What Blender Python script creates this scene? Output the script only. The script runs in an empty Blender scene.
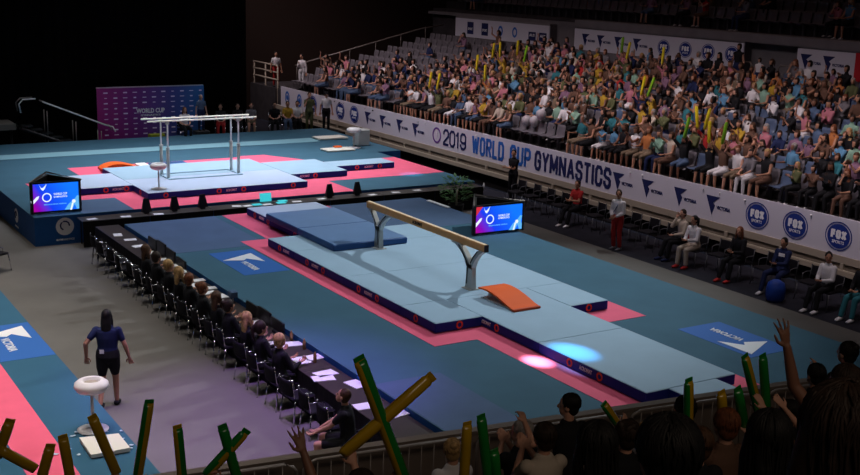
import bpy, bmesh, math, random
from mathutils import Vector, Matrix, Euler
import numpy as np
random.seed(7)
scene = bpy.context.scene
C = scene.collection
R = math.radians

# ---------------------------------------------------------------- camera
CAM = (-13.043, -21.394, 6.659)
YAW, PIT, ROL, FPX = R(31.7528), R(12.9875), R(1.5676), 1159.15
cam_d = bpy.data.cameras.new('camera')
cam = bpy.data.objects.new('camera', cam_d); C.objects.link(cam)
_fw = Vector((math.sin(YAW)*math.cos(PIT), math.cos(YAW)*math.cos(PIT), -math.sin(PIT)))
_r = Vector((math.cos(YAW), -math.sin(YAW), 0)); _u = _r.cross(_fw)
_r2 = math.cos(ROL)*_r + math.sin(ROL)*_u; _u2 = -math.sin(ROL)*_r + math.cos(ROL)*_u
cam.matrix_world = Matrix(((_r2.x,_u2.x,-_fw.x,CAM[0]),(_r2.y,_u2.y,-_fw.y,CAM[1]),(_r2.z,_u2.z,-_fw.z,CAM[2]),(0,0,0,1)))
cam_d.sensor_width = 36; cam_d.lens = 36*FPX/860; cam_d.clip_end = 300; cam_d.clip_start = .05
scene.camera = cam
def view(P):                                  # where a world point is seen, only used to word the labels
    d = Vector(P)-Vector(CAM); z = d.dot(_fw)
    return 430+FPX*d.dot(_r2)/z, 237.5-FPX*d.dot(_u2)/z

# ---------------------------------------------------------------- world and lights
w = bpy.data.worlds.new('arena_air'); scene.world = w; w.use_nodes = True
w.node_tree.nodes['Background'].inputs[0].default_value = (.62,.66,1,1)
w.node_tree.nodes['Background'].inputs[1].default_value = .014
scene.view_settings.view_transform = 'Standard'; scene.view_settings.look = 'None'
scene.view_settings.gamma = 1; scene.view_settings.exposure = .26; scene.view_settings.use_curve_mapping = False
def aim(o, t):
    o.rotation_euler = (Vector(t)-o.location).to_track_quat('-Z','Y').to_euler()
def spot(name, loc, to, power, cone, blend=.5, size=.3, col=(1,1,1)):
    l = bpy.data.lights.new(name, 'SPOT'); l.energy = power; l.spot_size = R(cone); l.spot_blend = blend
    l.shadow_soft_size = size; l.color = col
    o = bpy.data.objects.new(name, l); o.location = loc; C.objects.link(o); aim(o, to); return o
def area(name, loc, to, power, sx, sy, col=(1,1,1), spread=180):
    l = bpy.data.lights.new(name, 'AREA'); l.shape = 'RECTANGLE'; l.size = sx; l.size_y = sy; l.energy = power
    l.color = col; l.spread = R(spread)
    o = bpy.data.objects.new(name, l); C.objects.link(o)
    z = (Vector(loc)-Vector(to)).normalized(); y = (Vector((0,1,0))-z*z.y).normalized(); x = y.cross(z)   # size_y runs along the arena
    o.matrix_world = Matrix(((x.x,y.x,z.x,loc[0]),(x.y,y.y,z.y,loc[1]),(x.z,y.z,z.z,loc[2]),(0,0,0,1))); return o
# truss lamps over the two competition podiums
spot('truss_key_lamp', (12.5,3.5,12.6), (.3,-.5,.2), 6000, 58, .8, .06, (.90,.97,1))
spot('truss_key_lamp', (10.5,17,14), (.5,13.5,0), 2700, 58, .8, .4, (.95,.96,1))
area('truss_lamp_bank', (0,0,14), (0,-.5,0), 150, 8, 14, (.85,.93,1), 62)
area('truss_lamp_bank', (1,15.5,14), (1,15.2,0), 640, 12, 9, (.88,.92,1), 62)
area('truss_lamp_bank', (-9.6,0,13), (-9.6,0,0), 350, 5, 18, (1,.93,.86), 50)
spot('purple_wash_lamp', (-6.0,-5.5,13), (-5.9,-4.4,-.8), 6000, 32, 1, .6, (.48,.22,1))
spot('blue_wash_lamp', (-1,9,13), (-3.2,7,0), 1100, 34, 1, .6, (.35,.40,1))
spot('cyan_beam_lamp', (-1.2,5.0,11), (-.66,-6.3,.15), 34000, 3.4, 1, .05, (.08,.50,1))
spot('cyan_beam_lamp', (-1.8,5.0,11), (-1.16,-5.9,.0), 80000, 2.2, 1, .05, (.85,.85,1))
spot('cyan_beam_lamp', (6.4,11.6,13), (6.5,11.5,0), 9000, 4.5, .9, .05, (.10,.65,1))
# dim house light over the two grandstands
area('house_lamp_bank', (14,13,15), (14,13.5,2), 90, 8, 38, (1,.62,.55), 80)
area('house_lamp_bank', (5.0,12.5,12), (12.6,12.7,1.6), 640, 2.5, 42, (1,.84,.88), 58)
area('house_lamp_bank', (-9,-25,14), (-6,-13,1.5), 62, 12, 3, (1,.80,.62), 90)

# ---------------------------------------------------------------- materials
MATS = {}
def mat(name, col, rough=.6, spec=.3, metal=0, var=0, scale=8, emit=None, es=1, bump=0, coat=0):
    if name in MATS: return MATS[name]
    m = bpy.data.materials.new(name); m.use_nodes = True; nt = m.node_tree; b = nt.nodes['Principled BSDF']
    b.inputs['Base Color'].default_value = (*col,1); b.inputs['Roughness'].default_value = rough
    b.inputs['Specular IOR Level'].default_value = spec; b.inputs['Metallic'].default_value = metal
    b.inputs['Coat Weight'].default_value = coat
    if var or bump:
        tc = nt.nodes.new('ShaderNodeTexCoord'); nz = nt.nodes.new('ShaderNodeTexNoise'); nz.inputs['Scale'].default_value = scale
        nz.inputs['Detail'].default_value = 4
        nt.links.new(tc.outputs['Object'], nz.inputs['Vector'])
        if var:
            rp = nt.nodes.new('ShaderNodeValToRGB'); rp.color_ramp.elements[0].position = .3; rp.color_ramp.elements[1].position = .7
            rp.color_ramp.elements[0].color = (*[c*(1-var) for c in col],1)
            rp.color_ramp.elements[1].color = (*[min(1,c*(1+var)) for c in col],1)
            nt.links.new(nz.outputs['Fac'], rp.inputs[0]); nt.links.new(rp.outputs[0], b.inputs['Base Color'])
        if bump:
            bp = nt.nodes.new('ShaderNodeBump'); bp.inputs['Strength'].default_value = bump
            nt.links.new(nz.outputs['Fac'], bp.inputs['Height']); nt.links.new(bp.outputs[0], b.inputs['Normal'])
    if emit:
        b.inputs['Emission Color'].default_value = (*emit,1); b.inputs['Emission Strength'].default_value = es
    MATS[name] = m; return m
def gradient_mat(name, stops, axis='X', emit=0, rough=.6, tilt=0):
    m = bpy.data.materials.new(name); m.use_nodes = True; nt = m.node_tree; b = nt.nodes['Principled BSDF']
    tc = nt.nodes.new('ShaderNodeTexCoord'); sp = nt.nodes.new('ShaderNodeSeparateXYZ'); rp = nt.nodes.new('ShaderNodeValToRGB')
    mp = nt.nodes.new('ShaderNodeMapping'); mp.inputs['Rotation'].default_value = (0,tilt,0)
    nt.links.new(tc.outputs['Generated'], mp.inputs['Vector']); nt.links.new(mp.outputs[0], sp.inputs[0])
    nt.links.new(sp.outputs[axis], rp.inputs[0])
    cr = rp.color_ramp
    while len(cr.elements) < len(stops): cr.elements.new(.5)
    for e, (p, c) in zip(cr.elements, stops): e.position = p; e.color = (*c,1)
    b.inputs['Roughness'].default_value = rough
    if emit:
        b.inputs['Base Color'].default_value = (.01,.01,.01,1)
        nt.links.new(rp.outputs[0], b.inputs['Emission Color']); b.inputs['Emission Strength'].default_value = emit
    else: nt.links.new(rp.outputs[0], b.inputs['Base Color'])
    return m
M = dict(
 floor=mat('grey_arena_carpet',(.135,.125,.115),.9,.15,var=.13,scale=.55),
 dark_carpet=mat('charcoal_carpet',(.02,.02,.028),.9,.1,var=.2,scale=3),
 teal=mat('teal_podium_carpet',(.048,.118,.172),.85,.15,var=.06,scale=1.2),
 slate=mat('slate_blue_podium_carpet',(.075,.12,.21),.85,.15,var=.06,scale=1.5),
 blueskirt=mat('blue_podium_skirt',(.014,.085,.27),.7,.2,var=.05,scale=3),
 vicblue=mat('bright_blue_panel',(.035,.13,.42),.8,.2),
 pink=mat('hot_pink_carpet',(.80,.125,.215),.8,.15,var=.04,scale=2),
 matlight=mat('pale_blue_mat_suede',(.32,.455,.575),.75,.2,var=.03,scale=1.5),
 matlav=mat('pale_lilac_mat_suede',(.44,.52,.68),.75,.2,var=.03,scale=1.5),
 navy=mat('navy_mat_vinyl',(.006,.030,.26),.6,.2),
 seam=mat('grey_blue_seam',(.13,.24,.30),.8,.1),
 crash=mat('blue_crash_mat_vinyl',(.15,.25,.44),.38,.5,var=.05,scale=2),
 crashside=mat('crash_mat_side_vinyl',(.01,.07,.24),.5,.4),
 orange=mat('orange_suede',(.80,.115,.015),.7,.2), orangering=mat('orange_ring_print',(.78,.09,.03),.6,.2),
 white=mat('white_print',(.78,.78,.80),.6,.2), offwhite=mat('off_white_plastic',(.75,.72,.72),.45,.4),
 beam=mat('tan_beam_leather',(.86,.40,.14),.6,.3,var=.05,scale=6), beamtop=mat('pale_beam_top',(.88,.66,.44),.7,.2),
 steel=mat('light_grey_enamel',(.50,.50,.48),.35,.5,metal=.2), chrome=mat('bright_chrome',(.75,.75,.78),.18,.5,metal=1),
 black=mat('black_enamel',(.012,.012,.013),.45,.4), rail=mat('cream_bar_fibre',(.85,.80,.70),.4,.4),
 cloth=mat('black_table_cloth',(.010,.009,.009),.8,.15), tabletop=mat('dark_brown_table_top',(.045,.034,.032),.42,.4,var=.1,scale=5),
 curtain=mat('black_stage_curtain',(.0035,.0035,.0035),.95,.05), brownwall=mat('dark_brown_wall',(.055,.036,.030),.9,.1),
 board=mat('white_banner_vinyl',(.56,.54,.62),.6,.2), navyprint=mat('navy_print',(.015,.02,.09),.6,.2),
 blueprint=mat('blue_print',(.02,.11,.42),.6,.2), purple=mat('purple_print',(.15,.05,.28),.6,.2),
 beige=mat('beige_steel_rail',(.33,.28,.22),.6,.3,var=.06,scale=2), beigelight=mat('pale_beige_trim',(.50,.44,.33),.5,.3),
 seatgrey=mat('grey_seat_plastic',(.11,.10,.115),.4,.5), seatblue=mat('blue_grey_seat_plastic',(.07,.10,.17),.3,.5),
 concrete=mat('dark_concrete',(.045,.04,.043),.9,.1,var=.2,scale=2), greypanel=mat('grey_wall_panel',(.17,.155,.165),.8,.2,var=.08,scale=2),
 parapet=mat('brown_grey_parapet_paint',(.17,.135,.115),.7,.2,var=.1,scale=2), galv=mat('galvanised_tube',(.20,.17,.155),.5,.4,metal=.3),
 ink=mat('black_print',(.01,.01,.012),.6,.2), leaf=mat('green_leaf',(.05,.14,.03),.5,.3,var=.4,scale=10),
 stickgreen=mat('green_inflated_film',(.012,.21,.03),.25,.6,coat=.3), stickyellow=mat('yellow_inflated_film',(.48,.29,.008),.25,.6,coat=.3),
 crowdgreen=mat('lime_inflated_film',(.22,.50,.02),.3,.5), crowdyellow=mat('bright_yellow_film',(.75,.60,.02),.3,.5),
 cyan=mat('laptop_glow',(.02,.1,.12),.4,.3,emit=(.05,.65,.75),es=.7), paper=mat('white_paper',(.80,.78,.80),.7,.2),
 matting=mat('cream_foam',(.72,.68,.60),.8,.1), chalk=mat('chalk_dust',(.45,.55,.68),.95,.05),
 eye=mat('dark_eye',(.01,.008,.006),.2,.5), lip=mat('lip_red',(.28,.07,.06),.6,.2), bluebag=mat('royal_blue_nylon',(.01,.045,.28),.6,.3),
)
SK = [mat('light_skin',(.50,.26,.18),.55,.3), mat('tan_skin',(.42,.21,.13),.55,.3), mat('brown_skin',(.20,.09,.055),.5,.35)]
HAIRC = {'black':(.006,.005,.005),'dark brown':(.022,.012,.008),'brown':(.06,.028,.014),'blonde':(.36,.22,.09),'auburn':(.13,.04,.015),'grey':(.25,.23,.22)}
HAIR = {k:mat(k.replace(' ','_')+'_hair',v,.62,.25,var=.45,scale=26,bump=.5) for k,v in HAIRC.items()}
CL = {k:mat(k.replace(' ','_')+'_cloth',v,.85,.15) for k,v in {
 'white':(.62,.60,.62),'pink':(.42,.15,.19),'red':(.36,.025,.025),'black':(.012,.012,.014),'navy':(.015,.022,.07),
 'grey':(.15,.14,.155),'teal':(.03,.15,.18),'yellow':(.40,.25,.03),'mauve':(.20,.11,.17),'brown':(.12,.065,.045),
 'sky blue':(.09,.22,.36),'cream':(.45,.38,.31),'mint':(.20,.34,.26),'orange':(.42,.15,.05),'olive':(.10,.11,.05),
 'denim':(.07,.11,.19),'khaki':(.17,.125,.085)}.items()}

# ---------------------------------------------------------------- mesh helpers
class MB:
    def __init__(s): s.v=[]; s.f=[]; s.m=[]; s.sm=[]
    def add(s, vs, fs, mi=0, smooth=False):
        o=len(s.v); s.v+= [tuple(v) for v in vs]; s.f+=[tuple(i+o for i in f) for f in fs]; s.m+=[mi]*len(fs); s.sm+=[smooth]*len(fs); return s
    def box(s, x0,y0,z0,x1,y1,z1, mi=0, top=None):
        vs=[(x0,y0,z0),(x1,y0,z0),(x1,y1,z0),(x0,y1,z0),(x0,y0,z1),(x1,y0,z1),(x1,y1,z1),(x0,y1,z1)]
        fs=[(3,2,1,0),(4,5,6,7),(0,1,5,4),(1,2,6,5),(2,3,7,6),(3,0,4,7)]
        s.add(vs,fs,mi)
        if top is not None: s.m[-5]=top
        return s
    def bbox(s, x0,y0,z0,x1,y1,z1, b=.01, mi=0):      # box with chamfered edges
        xs=(x0,x0+b,x1-b,x1); vs=[]; fs=[]
        for (z,i) in ((z0,b),(z0+b,0),(z1-b,0),(z1,b)):
            c=[(x0+b+i,y0+i),(x1-b-i,y0+i),(x1-i,y0+b+i),(x1-i,y1-b-i),(x1-b-i,y1-i),(x0+b+i,y1-i),(x0+i,y1-b-i),(x0+i,y0+b+i)]
            vs+=[(x,y,z) for x,y in c]
        for k in range(3):
            for j in range(8): a=k*8+j; bb=k*8+(j+1)%8; fs.append((a,bb,bb+8,a+8))
        fs.append(tuple(range(7,-1,-1))); fs.append(tuple(range(24,32)))
        return s.add(vs,fs,mi)
    def prism(s, poly, z0, z1, mi=0, top=None):
        n=len(poly); vs=[(x,y,z0) for x,y in poly]+[(x,y,z1) for x,y in poly]
        fs=[tuple(range(n-1,-1,-1)),tuple(range(n,2*n))]+[(i,(i+1)%n,(i+1)%n+n,i+n) for i in range(n)]
        o=len(s.m); s.add(vs,fs,mi)
        if top is not None: s.m[o+1]=top
        return s
    def tube(s, pts, rad, seg=8, mi=0, cap=True, rads=None, smooth=True):
        vs,fs=loft_geo(pts,[( (rads[i] if rads else rad),)*2 for i in range(len(pts))],seg,False); return s.add(vs,fs,mi,smooth)
    def lathe(s, prof, seg=24, c=(0,0,0), mi=0, smooth=True):
        n=len(prof); vs=[]; fs=[]
        for r_,z in prof:
            for k in range(seg):
                a=2*math.pi*k/seg; vs.append((c[0]+r_*math.cos(a),c[1]+r_*math.sin(a),c[2]+z))
        for i in range(n-1):
            for k in range(seg): a=i*seg+k; b=i*seg+(k+1)%seg; fs.append((a,b,b+seg,a+seg))
        fs.append(tuple(range(seg-1,-1,-1))); fs.append(tuple(range((n-1)*seg,n*seg)))
        return s.add(vs,fs,mi,smooth)
    def xf(s, mtx, start=0):
        s.v[start:]=[tuple(mtx@Vector(v)) for v in s.v[start:]]; return s
    def mesh(s, name, mats):
        me=bpy.data.meshes.new(name); me.from_pydata(s.v,[],s.f)
        for m in mats: me.materials.append(m)
        me.polygons.foreach_set('material_index', s.m); me.polygons.foreach_set('use_smooth', s.sm); me.update(); return me
def loft_geo(pts, rads, seg=10, caps=True):
    pts=[Vector(p) for p in pts]; n=len(pts); rings=[]
    ref=None
    for i in range(n):
        t=(pts[min(i+1,n-1)]-pts[max(i-1,0)]).normalized()
        x=Vector((1,0,0)) if abs(t.x)<.9 else Vector((0,1,0))
        a=(x-t*x.dot(t)).normalized()
        if ref is not None and abs(t.x)>=.9: a=(ref-t*ref.dot(t)).normalized()
        ref=a; b=t.cross(a); rings.append((pts[i],a,b,rads[i],t))
    if caps:
        p,a,b,r,t=rings[0]; m=min(r)
        rings=[(p-t*m*.9,a,b,(r[0]*.4,r[1]*.4),t),(p-t*m*.55,a,b,(r[0]*.82,r[1]*.82),t)]+rings
        p,a,b,r,t=rings[-1]; m=min(r)
        rings+=[(p+t*m*.55,a,b,(r[0]*.82,r[1]*.82),t),(p+t*m*.9,a,b,(r[0]*.4,r[1]*.4),t)]
    vs=[];fs=[]
    for p,a,b,r,t in rings:
        for k in range(seg):
            an=2*math.pi*k/seg; vs.append(tuple(p+a*(r[0]*math.cos(an))+b*(r[1]*math.sin(an))))
    m=len(rings)
    for i in range(m-1):
        for k in range(seg): q=i*seg+k; w_=i*seg+(k+1)%seg; fs.append((q,w_,w_+seg,q+seg))
    fs.append(tuple(range(seg-1,-1,-1))); fs.append(tuple(range((m-1)*seg,m*seg)))
    return vs,fs
def ellip_geo(c, r, rot=None, nu=12, nv=8):
    vs=[];fs=[]; c=Vector(c)
    for j in range(1,nv):
        th=math.pi*j/nv
        for k in range(nu):
            a=2*math.pi*k/nu; v=Vector((r[0]*math.sin(th)*math.cos(a), r[1]*math.sin(th)*math.sin(a), r[2]*math.cos(th)))
            if rot: v=rot@v
            vs.append(tuple(c+v))
    t=Vector((0,0,r[2])); 
    if rot: t=rot@t
    vs.append(tuple(c+t)); vs.append(tuple(c-t)); T=len(vs)-2
    for j in range(nv-2):
        for k in range(nu): a=j*nu+k; b=j*nu+(k+1)%nu; fs.append((a,a+nu,b+nu,b))
    for k in range(nu): fs.append((T,k,(k+1)%nu)); fs.append((T+1,(nv-2)*nu+(k+1)%nu,(nv-2)*nu+k))
    return vs,fs

# ---------------------------------------------------------------- object helpers
def tag(o, label=None, cat=None, group=None, kind=None):
    if label: o['label']=label
    if cat: o['category']=cat
    if group: o['group']=group
    if kind: o['kind']=kind
    return o
def thing(name, label, cat, loc=(0,0,0), rz=0, group=None):
    o=bpy.data.objects.new(name,None); C.objects.link(o); o.location=loc; o.rotation_euler=(0,0,rz); o.empty_display_size=.1
    return tag(o,label,cat,group)
def obj(name, mb, mats, parent=None, world=False, me=None):
    if me is None: me=mb.mesh(name, mats if isinstance(mats,(list,tuple)) else [mats])
    o=bpy.data.objects.new(name,me); C.objects.link(o)
    if parent is not None:
        o.parent=parent
        if world: o.location=-(Vector(parent.location)); 
    return o
def struct(name, mb, mats):
    return tag(obj(name,mb,mats),kind='structure')
def copy_tree(o, parent=None):
    c=o.copy(); C.objects.link(c); c.parent=parent
    for ch in o.children: copy_tree(ch,c)
    return c
def text_me(s, size, xs=1, bold=0, depth=.004, spacing=1, align='CENTER'):
    cu=bpy.data.curves.new('txt','FONT'); cu.body=s; cu.size=size; cu.extrude=depth; cu.offset=bold
    cu.align_x=align; cu.align_y='CENTER'; cu.space_character=spacing; cu.resolution_u=2
    o=bpy.data.objects.new('txt',cu); C.objects.link(o)
    dg=bpy.context.evaluated_depsgraph_get(); me=bpy.data.meshes.new_from_object(o.evaluated_get(dg))
    bpy.data.objects.remove(o); bpy.data.curves.remove(cu)
    me.transform(Matrix.Diagonal((xs,1,1,1))); return me
def frame_mtx(o, X, Y):
    X=Vector(X).normalized(); Y=Vector(Y).normalized(); Z=X.cross(Y)
    return Matrix(((X.x,Y.x,Z.x,o[0]),(X.y,Y.y,Z.y,o[1]),(X.z,Y.z,Z.z,o[2]),(0,0,0,1)))
def place_me(name, me, m, mtx, parent, fit=None):
    """me lies in its own XY plane; mtx puts it in the world; parent is unrotated"""
    if isinstance(m, Matrix): m, mtx = mtx, m
    if fit:
        xs=[v.co.x for v in me.vertices]; w0=max(xs)-min(xs); cx=(max(xs)+min(xs))/2
        me.transform(Matrix.Diagonal((fit/w0,1,1,1))@Matrix.Translation((-cx,0,0)))
    me=me.copy() if me.users else me
    me.transform(mtx); me.materials.clear(); me.materials.append(m)
    o=bpy.data.objects.new(name,me); C.objects.link(o)
    if parent is not None:
        o.parent=parent; o.location=-Vector(parent.location)
    return o
def flat(poly, d=.004):
    """thin raised print in the XY plane"""
    return MB().prism(poly,-d,d)
def ring_mb(ro, ri, seg=28, d=.004, sx=1):
    mb=MB(); vs=[];fs=[]
    for z in (-d,d):
        for r_ in (ri,ro):
            for k in range(seg): a=2*math.pi*k/seg; vs.append((sx*r_*math.cos(a),r_*math.sin(a),z))
    for k in range(seg):
        j=(k+1)%seg
        fs+=[(k,seg+k,seg+j,j)[::-1],(2*seg+k,3*seg+k,3*seg+j,2*seg+j),(seg+k,3*seg+k,3*seg+j,seg+j)[::-1],(k,2*seg+k,2*seg+j,j)]
    return mb.add(vs,fs)
def circ(r_, n=24, sx=1, c=(0,0)): return [(c[0]+sx*r_*math.cos(2*math.pi*k/n),c[1]+r_*math.sin(2*math.pi*k/n)) for k in range(n)]
FZ = -.8                                       # arena floor; podium tops are z = 0
# ================================================================ the setting
struct('floor', MB().box(-30,-14,FZ-.2,7.72,34,FZ), M['floor'])
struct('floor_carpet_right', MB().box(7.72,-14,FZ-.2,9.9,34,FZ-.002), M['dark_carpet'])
struct('wall_back', MB().box(6.6,33.6,-1,40,33.9,14), M['brownwall'])
struct('wall_back_left', MB().box(-30,33.95,-1,6.5,34.2,14), M['curtain'])
struct('wall_right', MB().box(26.2,-16,-1,26.5,33.6,14), M['brownwall'])
struct('ceiling', MB().box(-30,-30,16,27,34.2,16.3), M['curtain'])
# right grandstand: ten stepped rows, parapet, upper tier
NR=10; X0=10.3; PITCH=.8; Z0=.92; RISE=.20
sb=MB()
for i in range(NR): sb.box(X0-.2+PITCH*i if i else 10.08, -16, -.8 if i==0 else Z0+RISE*(i-1)-.05, X0-.2+PITCH*(i+1), 30.4, Z0+RISE*i)
struct('floor_lower_grandstand', sb, M['concrete'])
struct('wall_front_stand', MB().box(10.04,-16,-.8,10.08,30.4,.14), M['cloth'])
UX=19.5; UZ=4.75
sb=MB()
for j in range(7): sb.box(UX-.3+.8*j,-16,3.3,UX+.5+.8*j,31,UZ+.36*j-.0)
struct('floor_upper_grandstand', sb, M['concrete'])
pb=MB()
for a,b in ((8.6,18.2),(20.1,27.8),(3.0,6.1),(-16,3.0)): pb.box(18.56,a,3.3,19.0,b,4.48)
for a,b in ((6.1,8.6),(18.2,20.1)): pb.box(18.95,a,3.3,19.1,b,4.48)
pb.box(18.5,-16,4.46,19.25,18.3,4.76)
pb.box(18.9,18.3,4.46,19.25,31,4.6)
struct('wall_parapet', pb, M['greypanel'])
tb=MB()
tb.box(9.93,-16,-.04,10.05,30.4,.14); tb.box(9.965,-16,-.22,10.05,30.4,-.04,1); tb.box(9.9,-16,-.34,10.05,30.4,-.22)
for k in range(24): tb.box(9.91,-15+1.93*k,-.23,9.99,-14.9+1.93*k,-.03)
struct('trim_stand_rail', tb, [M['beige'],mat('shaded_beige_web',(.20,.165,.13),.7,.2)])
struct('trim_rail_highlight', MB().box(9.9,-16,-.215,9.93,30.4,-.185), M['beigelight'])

# near grandstand under the camera side
RD=Vector((.99136,-.13117,0)); NN=Vector((-.13117,-.99136,0)); RP=Vector((0,-11.405,0)); NA=math.atan2(-.13117,.99136)   # rail direction
NROT=math.asin(-.13117)
def near(along, dist, z): return RP+RD*along+NN*dist+Vector((0,0,z))
def nearbox(mb, a0,a1,d0,d1,z0,z1,mi=0):
    P=[near(a0,d0,0),near(a1,d0,0),near(a1,d1,0),near(a0,d1,0)]
    return mb.prism([(p.x,p.y) for p in P][::-1], z0, z1, mi)
nb=MB()
nearbox(nb,-16,9,-.05,.45,-.8,.3)
for k in range(13): nearbox(nb,-16,9,.45+.84*k,1.29+.84*k,-.8,.3+.38*k)
struct('floor_near_grandstand', nb, M['concrete'])
nb=MB(); nearbox(nb,-16,9,-.15,-.05,-.8,1.24); nearbox(nb,-16,9,-.16,-.03,1.24,1.28)
struct('wall_near_parapet', nb, M['parapet'])

# ================================================================ backdrop, curtain, stairs at the far end
cm=MB(); vs=[];fs=[]; n=360
for i in range(n+1):
    x=-24+30.1*i/n; y=24.6+.07*math.sin(i*1.1)+.03*math.sin(i*.37)
    for z in (FZ,13.5): vs.append((x,y,z))
for i in range(n): fs.append((2*i,2*i+2,2*i+3,2*i+1))
vs+= [(x,y+.05,z) for x,y,z in vs]; o=2*(n+1); fs+=[tuple(a+o for a in f[::-1]) for f in fs]
cm.add(vs,fs,0,True)
tag(obj('stage_curtain',cm,M['curtain']),'tall black drape hanging behind the far podium and the purple backdrop','curtain')

bd=thing('backdrop_banner','purple to blue media backdrop with rows of small white marks, behind the parallel bars','backdrop',(1.6,23.55,FZ))
g=gradient_mat('backdrop_gradient',[(0,(.34,.008,.19)),(.35,(.16,.012,.20)),(.7,(.04,.055,.28)),(1,(.008,.14,.42))],'X')
fr=MB()
for x in (-.5,3.7): fr.box(x-.03,23.58,FZ,x+.03,23.64,1.88); fr.box(x-.25,23.6,FZ,x+.25,24.1,FZ+.04)
fr.box(-.55,23.56,1.84,3.78,23.6,1.9)
obj('frame',fr,M['steel'],bd,True)
mk=MB().box(-.55,23.5,FZ+.02,3.78,23.56,1.86)
for c_ in range(11):
    for r_ in range(12):
        x=-.22+.385*c_; z=1.68-.205*r_
        if .95<x<2.15 and .68<z<1.1: continue
        wd=(.085,.05,.075)[(c_+r_)%3]; h=.014 if (c_+r_)%2 else .024
        mk.box(x-wd,23.492,z-h,x+wd,23.502,z+h,1)
obj('printed_panel',mk,[g,mat('faint_white_print',(.80,.70,.86),.6,.2)],bd,True)
place_me('lettering',text_me('WORLD CUP',.25,1,.008),frame_mtx((1.55,23.49,.93),(1,0,0),(0,0,1)),M['white'],bd,fit=1.15)
place_me('small_lettering',text_me('GYMNASTICS',.09,1,.002),frame_mtx((1.55,23.49,.76),(1,0,0),(0,0,1)),M['white'],bd,fit=.8)

st=thing('access_stairs','black steel stairway with pale handrails leading down beside the purple backdrop','stairs',(-2,23,FZ))
ms=MB()
for i in range(9):
    x0=-3.5+.36*i; z=.62-.155*i
    ms.box(x0,22.92,z-.05,x0+.38,23.38,z)
obj('treads',ms,M['black'],st,True)
for y in (22.92,23.38):
    obj('stringer',MB().tube([(-3.6,y,.55),(-.3,y,-.78)],.07,6),M['black'],st,True)
for y,mm in ((22.90,M['offwhite']),(23.40,M['galv'])):
    hb=MB().tube([(-3.55,y,1.12),(-3.6,y,1.45),(-3.45,y,1.60),(-3.0,y,1.62)],.028,8)
    hb.tube([(-2.75,y,1.5),(-.42,y,.52),(-.15,y,.45),(-.05,y,.25)],.028,8)
    obj('handrail',hb,mm,st,True)
for x,z in ((-2.6,.2),(-1.55,-.1),(-.6,-.5)):
    for y in (22.91,23.39): obj('post',MB().tube([(x,y,z-.25),(x,y,z+.95 if x<-2 else z+.8)],.02,6),M['galv'],st,True)
pl=thing('access_platform','dark grey stage platform at the top of the black stairway','platform',(-6.5,23.4,FZ))
obj('deck',MB().box(-10,22.85,.5,-3.75,24.2,.72),mat('grey_platform_edge',(.14,.125,.11),.7,.2),pl,True)
for x in (-9.6,-7.6,-5.6,-3.9): obj('leg',MB().tube([(x,23.0,FZ),(x,23.0,.5)],.04,6),M['black'],pl,True)

struct('floor_back_riser', MB().box(2.0,22.85,FZ,10.0,24.45,-.25), M['cloth'])

# ================================================================ podiums
def vic(parent, o, X, Y, s, tm, name='emblem', white=True, txt='VICTORIA'):
    """inverted triangle emblem with its word, s = triangle width; o = centre of the triangle"""
    tri=[(-.5*s,.42*s),(-.02*s,-.58*s),(.18*s,-.06*s),(.02*s,.08*s),(.5*s,.42*s)]
    a=MB().prism(tri,-.004,.004); m1=a.mesh(name,[]); mt=frame_mtx(o,X,Y)
    place_me(name,m1,tm,mt,parent)
    place_me('emblem_lettering',text_me(txt,.26*s,1,.004),mt@Matrix.Translation((.78*s,-.14*s,0)),tm,parent,fit=.98*s)

p1=thing('beam_podium','blue-sided teal podium carrying the balance beam','podium',(0,-2,FZ))
obj('skirt',MB().box(-4.3,-10.6,FZ,4.7,7.9,-.015),M['blueskirt'],p1,True)
obj('carpet',MB().box(-4.3,-10.6,-.015,4.7,7.9,0),M['teal'],p1,True)
for a in ((-4.28,4.3,-1.85,7.88),(1.6,4.2,4.68,7.88),(-4.28,-10.5,-3.0,-5.6)):
    obj('slate_carpet_panel',MB().box(a[0],a[1],0,a[2],a[3],.003),M['slate'],p1,True)
obj('pink_border',MB().prism([(-1.42,-10.6),(-1.42,-4.37),(-2.34,-4.37),(-2.34,4.8),(-1.62,4.8),(-1.62,7.88),(1.6,7.88),(1.6,4.8),(2.5,4.8),(2.5,-4.63),(1.52,-4.63),(1.52,-10.6)][::-1],0,.006),M['pink'],p1,True)
for (x0,y0,x1,y1,X,Y,o) in ((-3.5,1.75,-2.4,3.95,(0,-1,0),(1,0,0),(-2.95,3.15,.007)),(2.45,-7.5,3.55,-5.6,(0,1,0),(-1,0,0),(2.95,-6.95,.007))):
    obj('blue_panel',MB().box(x0,y0,0,x1,y1,.004),M['vicblue'],p1,True)
    vic(p1,o,X,Y,.85,M['white'])

p2=thing('bars_podium','blue-sided podium carrying the parallel bars, behind the black bench','podium',(.8,16,FZ))
obj('skirt',MB().prism([(-6.2,9.6),(7.8,9.6),(7.8,16.2),(8.8,16.2),(8.8,22.8),(-6.2,22.8)],FZ,-.015),M['blueskirt'],p2,True)
obj('carpet',MB().prism([(-6.2,9.6),(7.8,9.6),(7.8,16.2),(8.8,16.2),(8.8,22.8),(-6.2,22.8)],-.015,0),M['teal'],p2,True)
obj('slate_carpet_panel',MB().box(-4.9,9.62,0,-3.5,11.45,.003),M['slate'],p2,True)
obj('runway_stripe',MB().box(-6.2,19.35,0,7.0,20.3,.012),mat('pale_teal_runway',(.22,.40,.47),.8,.15),p2,True)
pk=MB().prism([(-5.3,11.45),(-3.5,11.45),(-3.5,9.62),(3.4,9.62),(3.4,11.45),(7.78,11.45),(7.78,14.85),(6.7,14.85),(4.9,14.85),(3.6,17.1),(2.7,17.1),(2.6,16.9),(-3.45,16.9),(-3.45,14.6),(-5.3,14.6)],0,.006)
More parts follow.
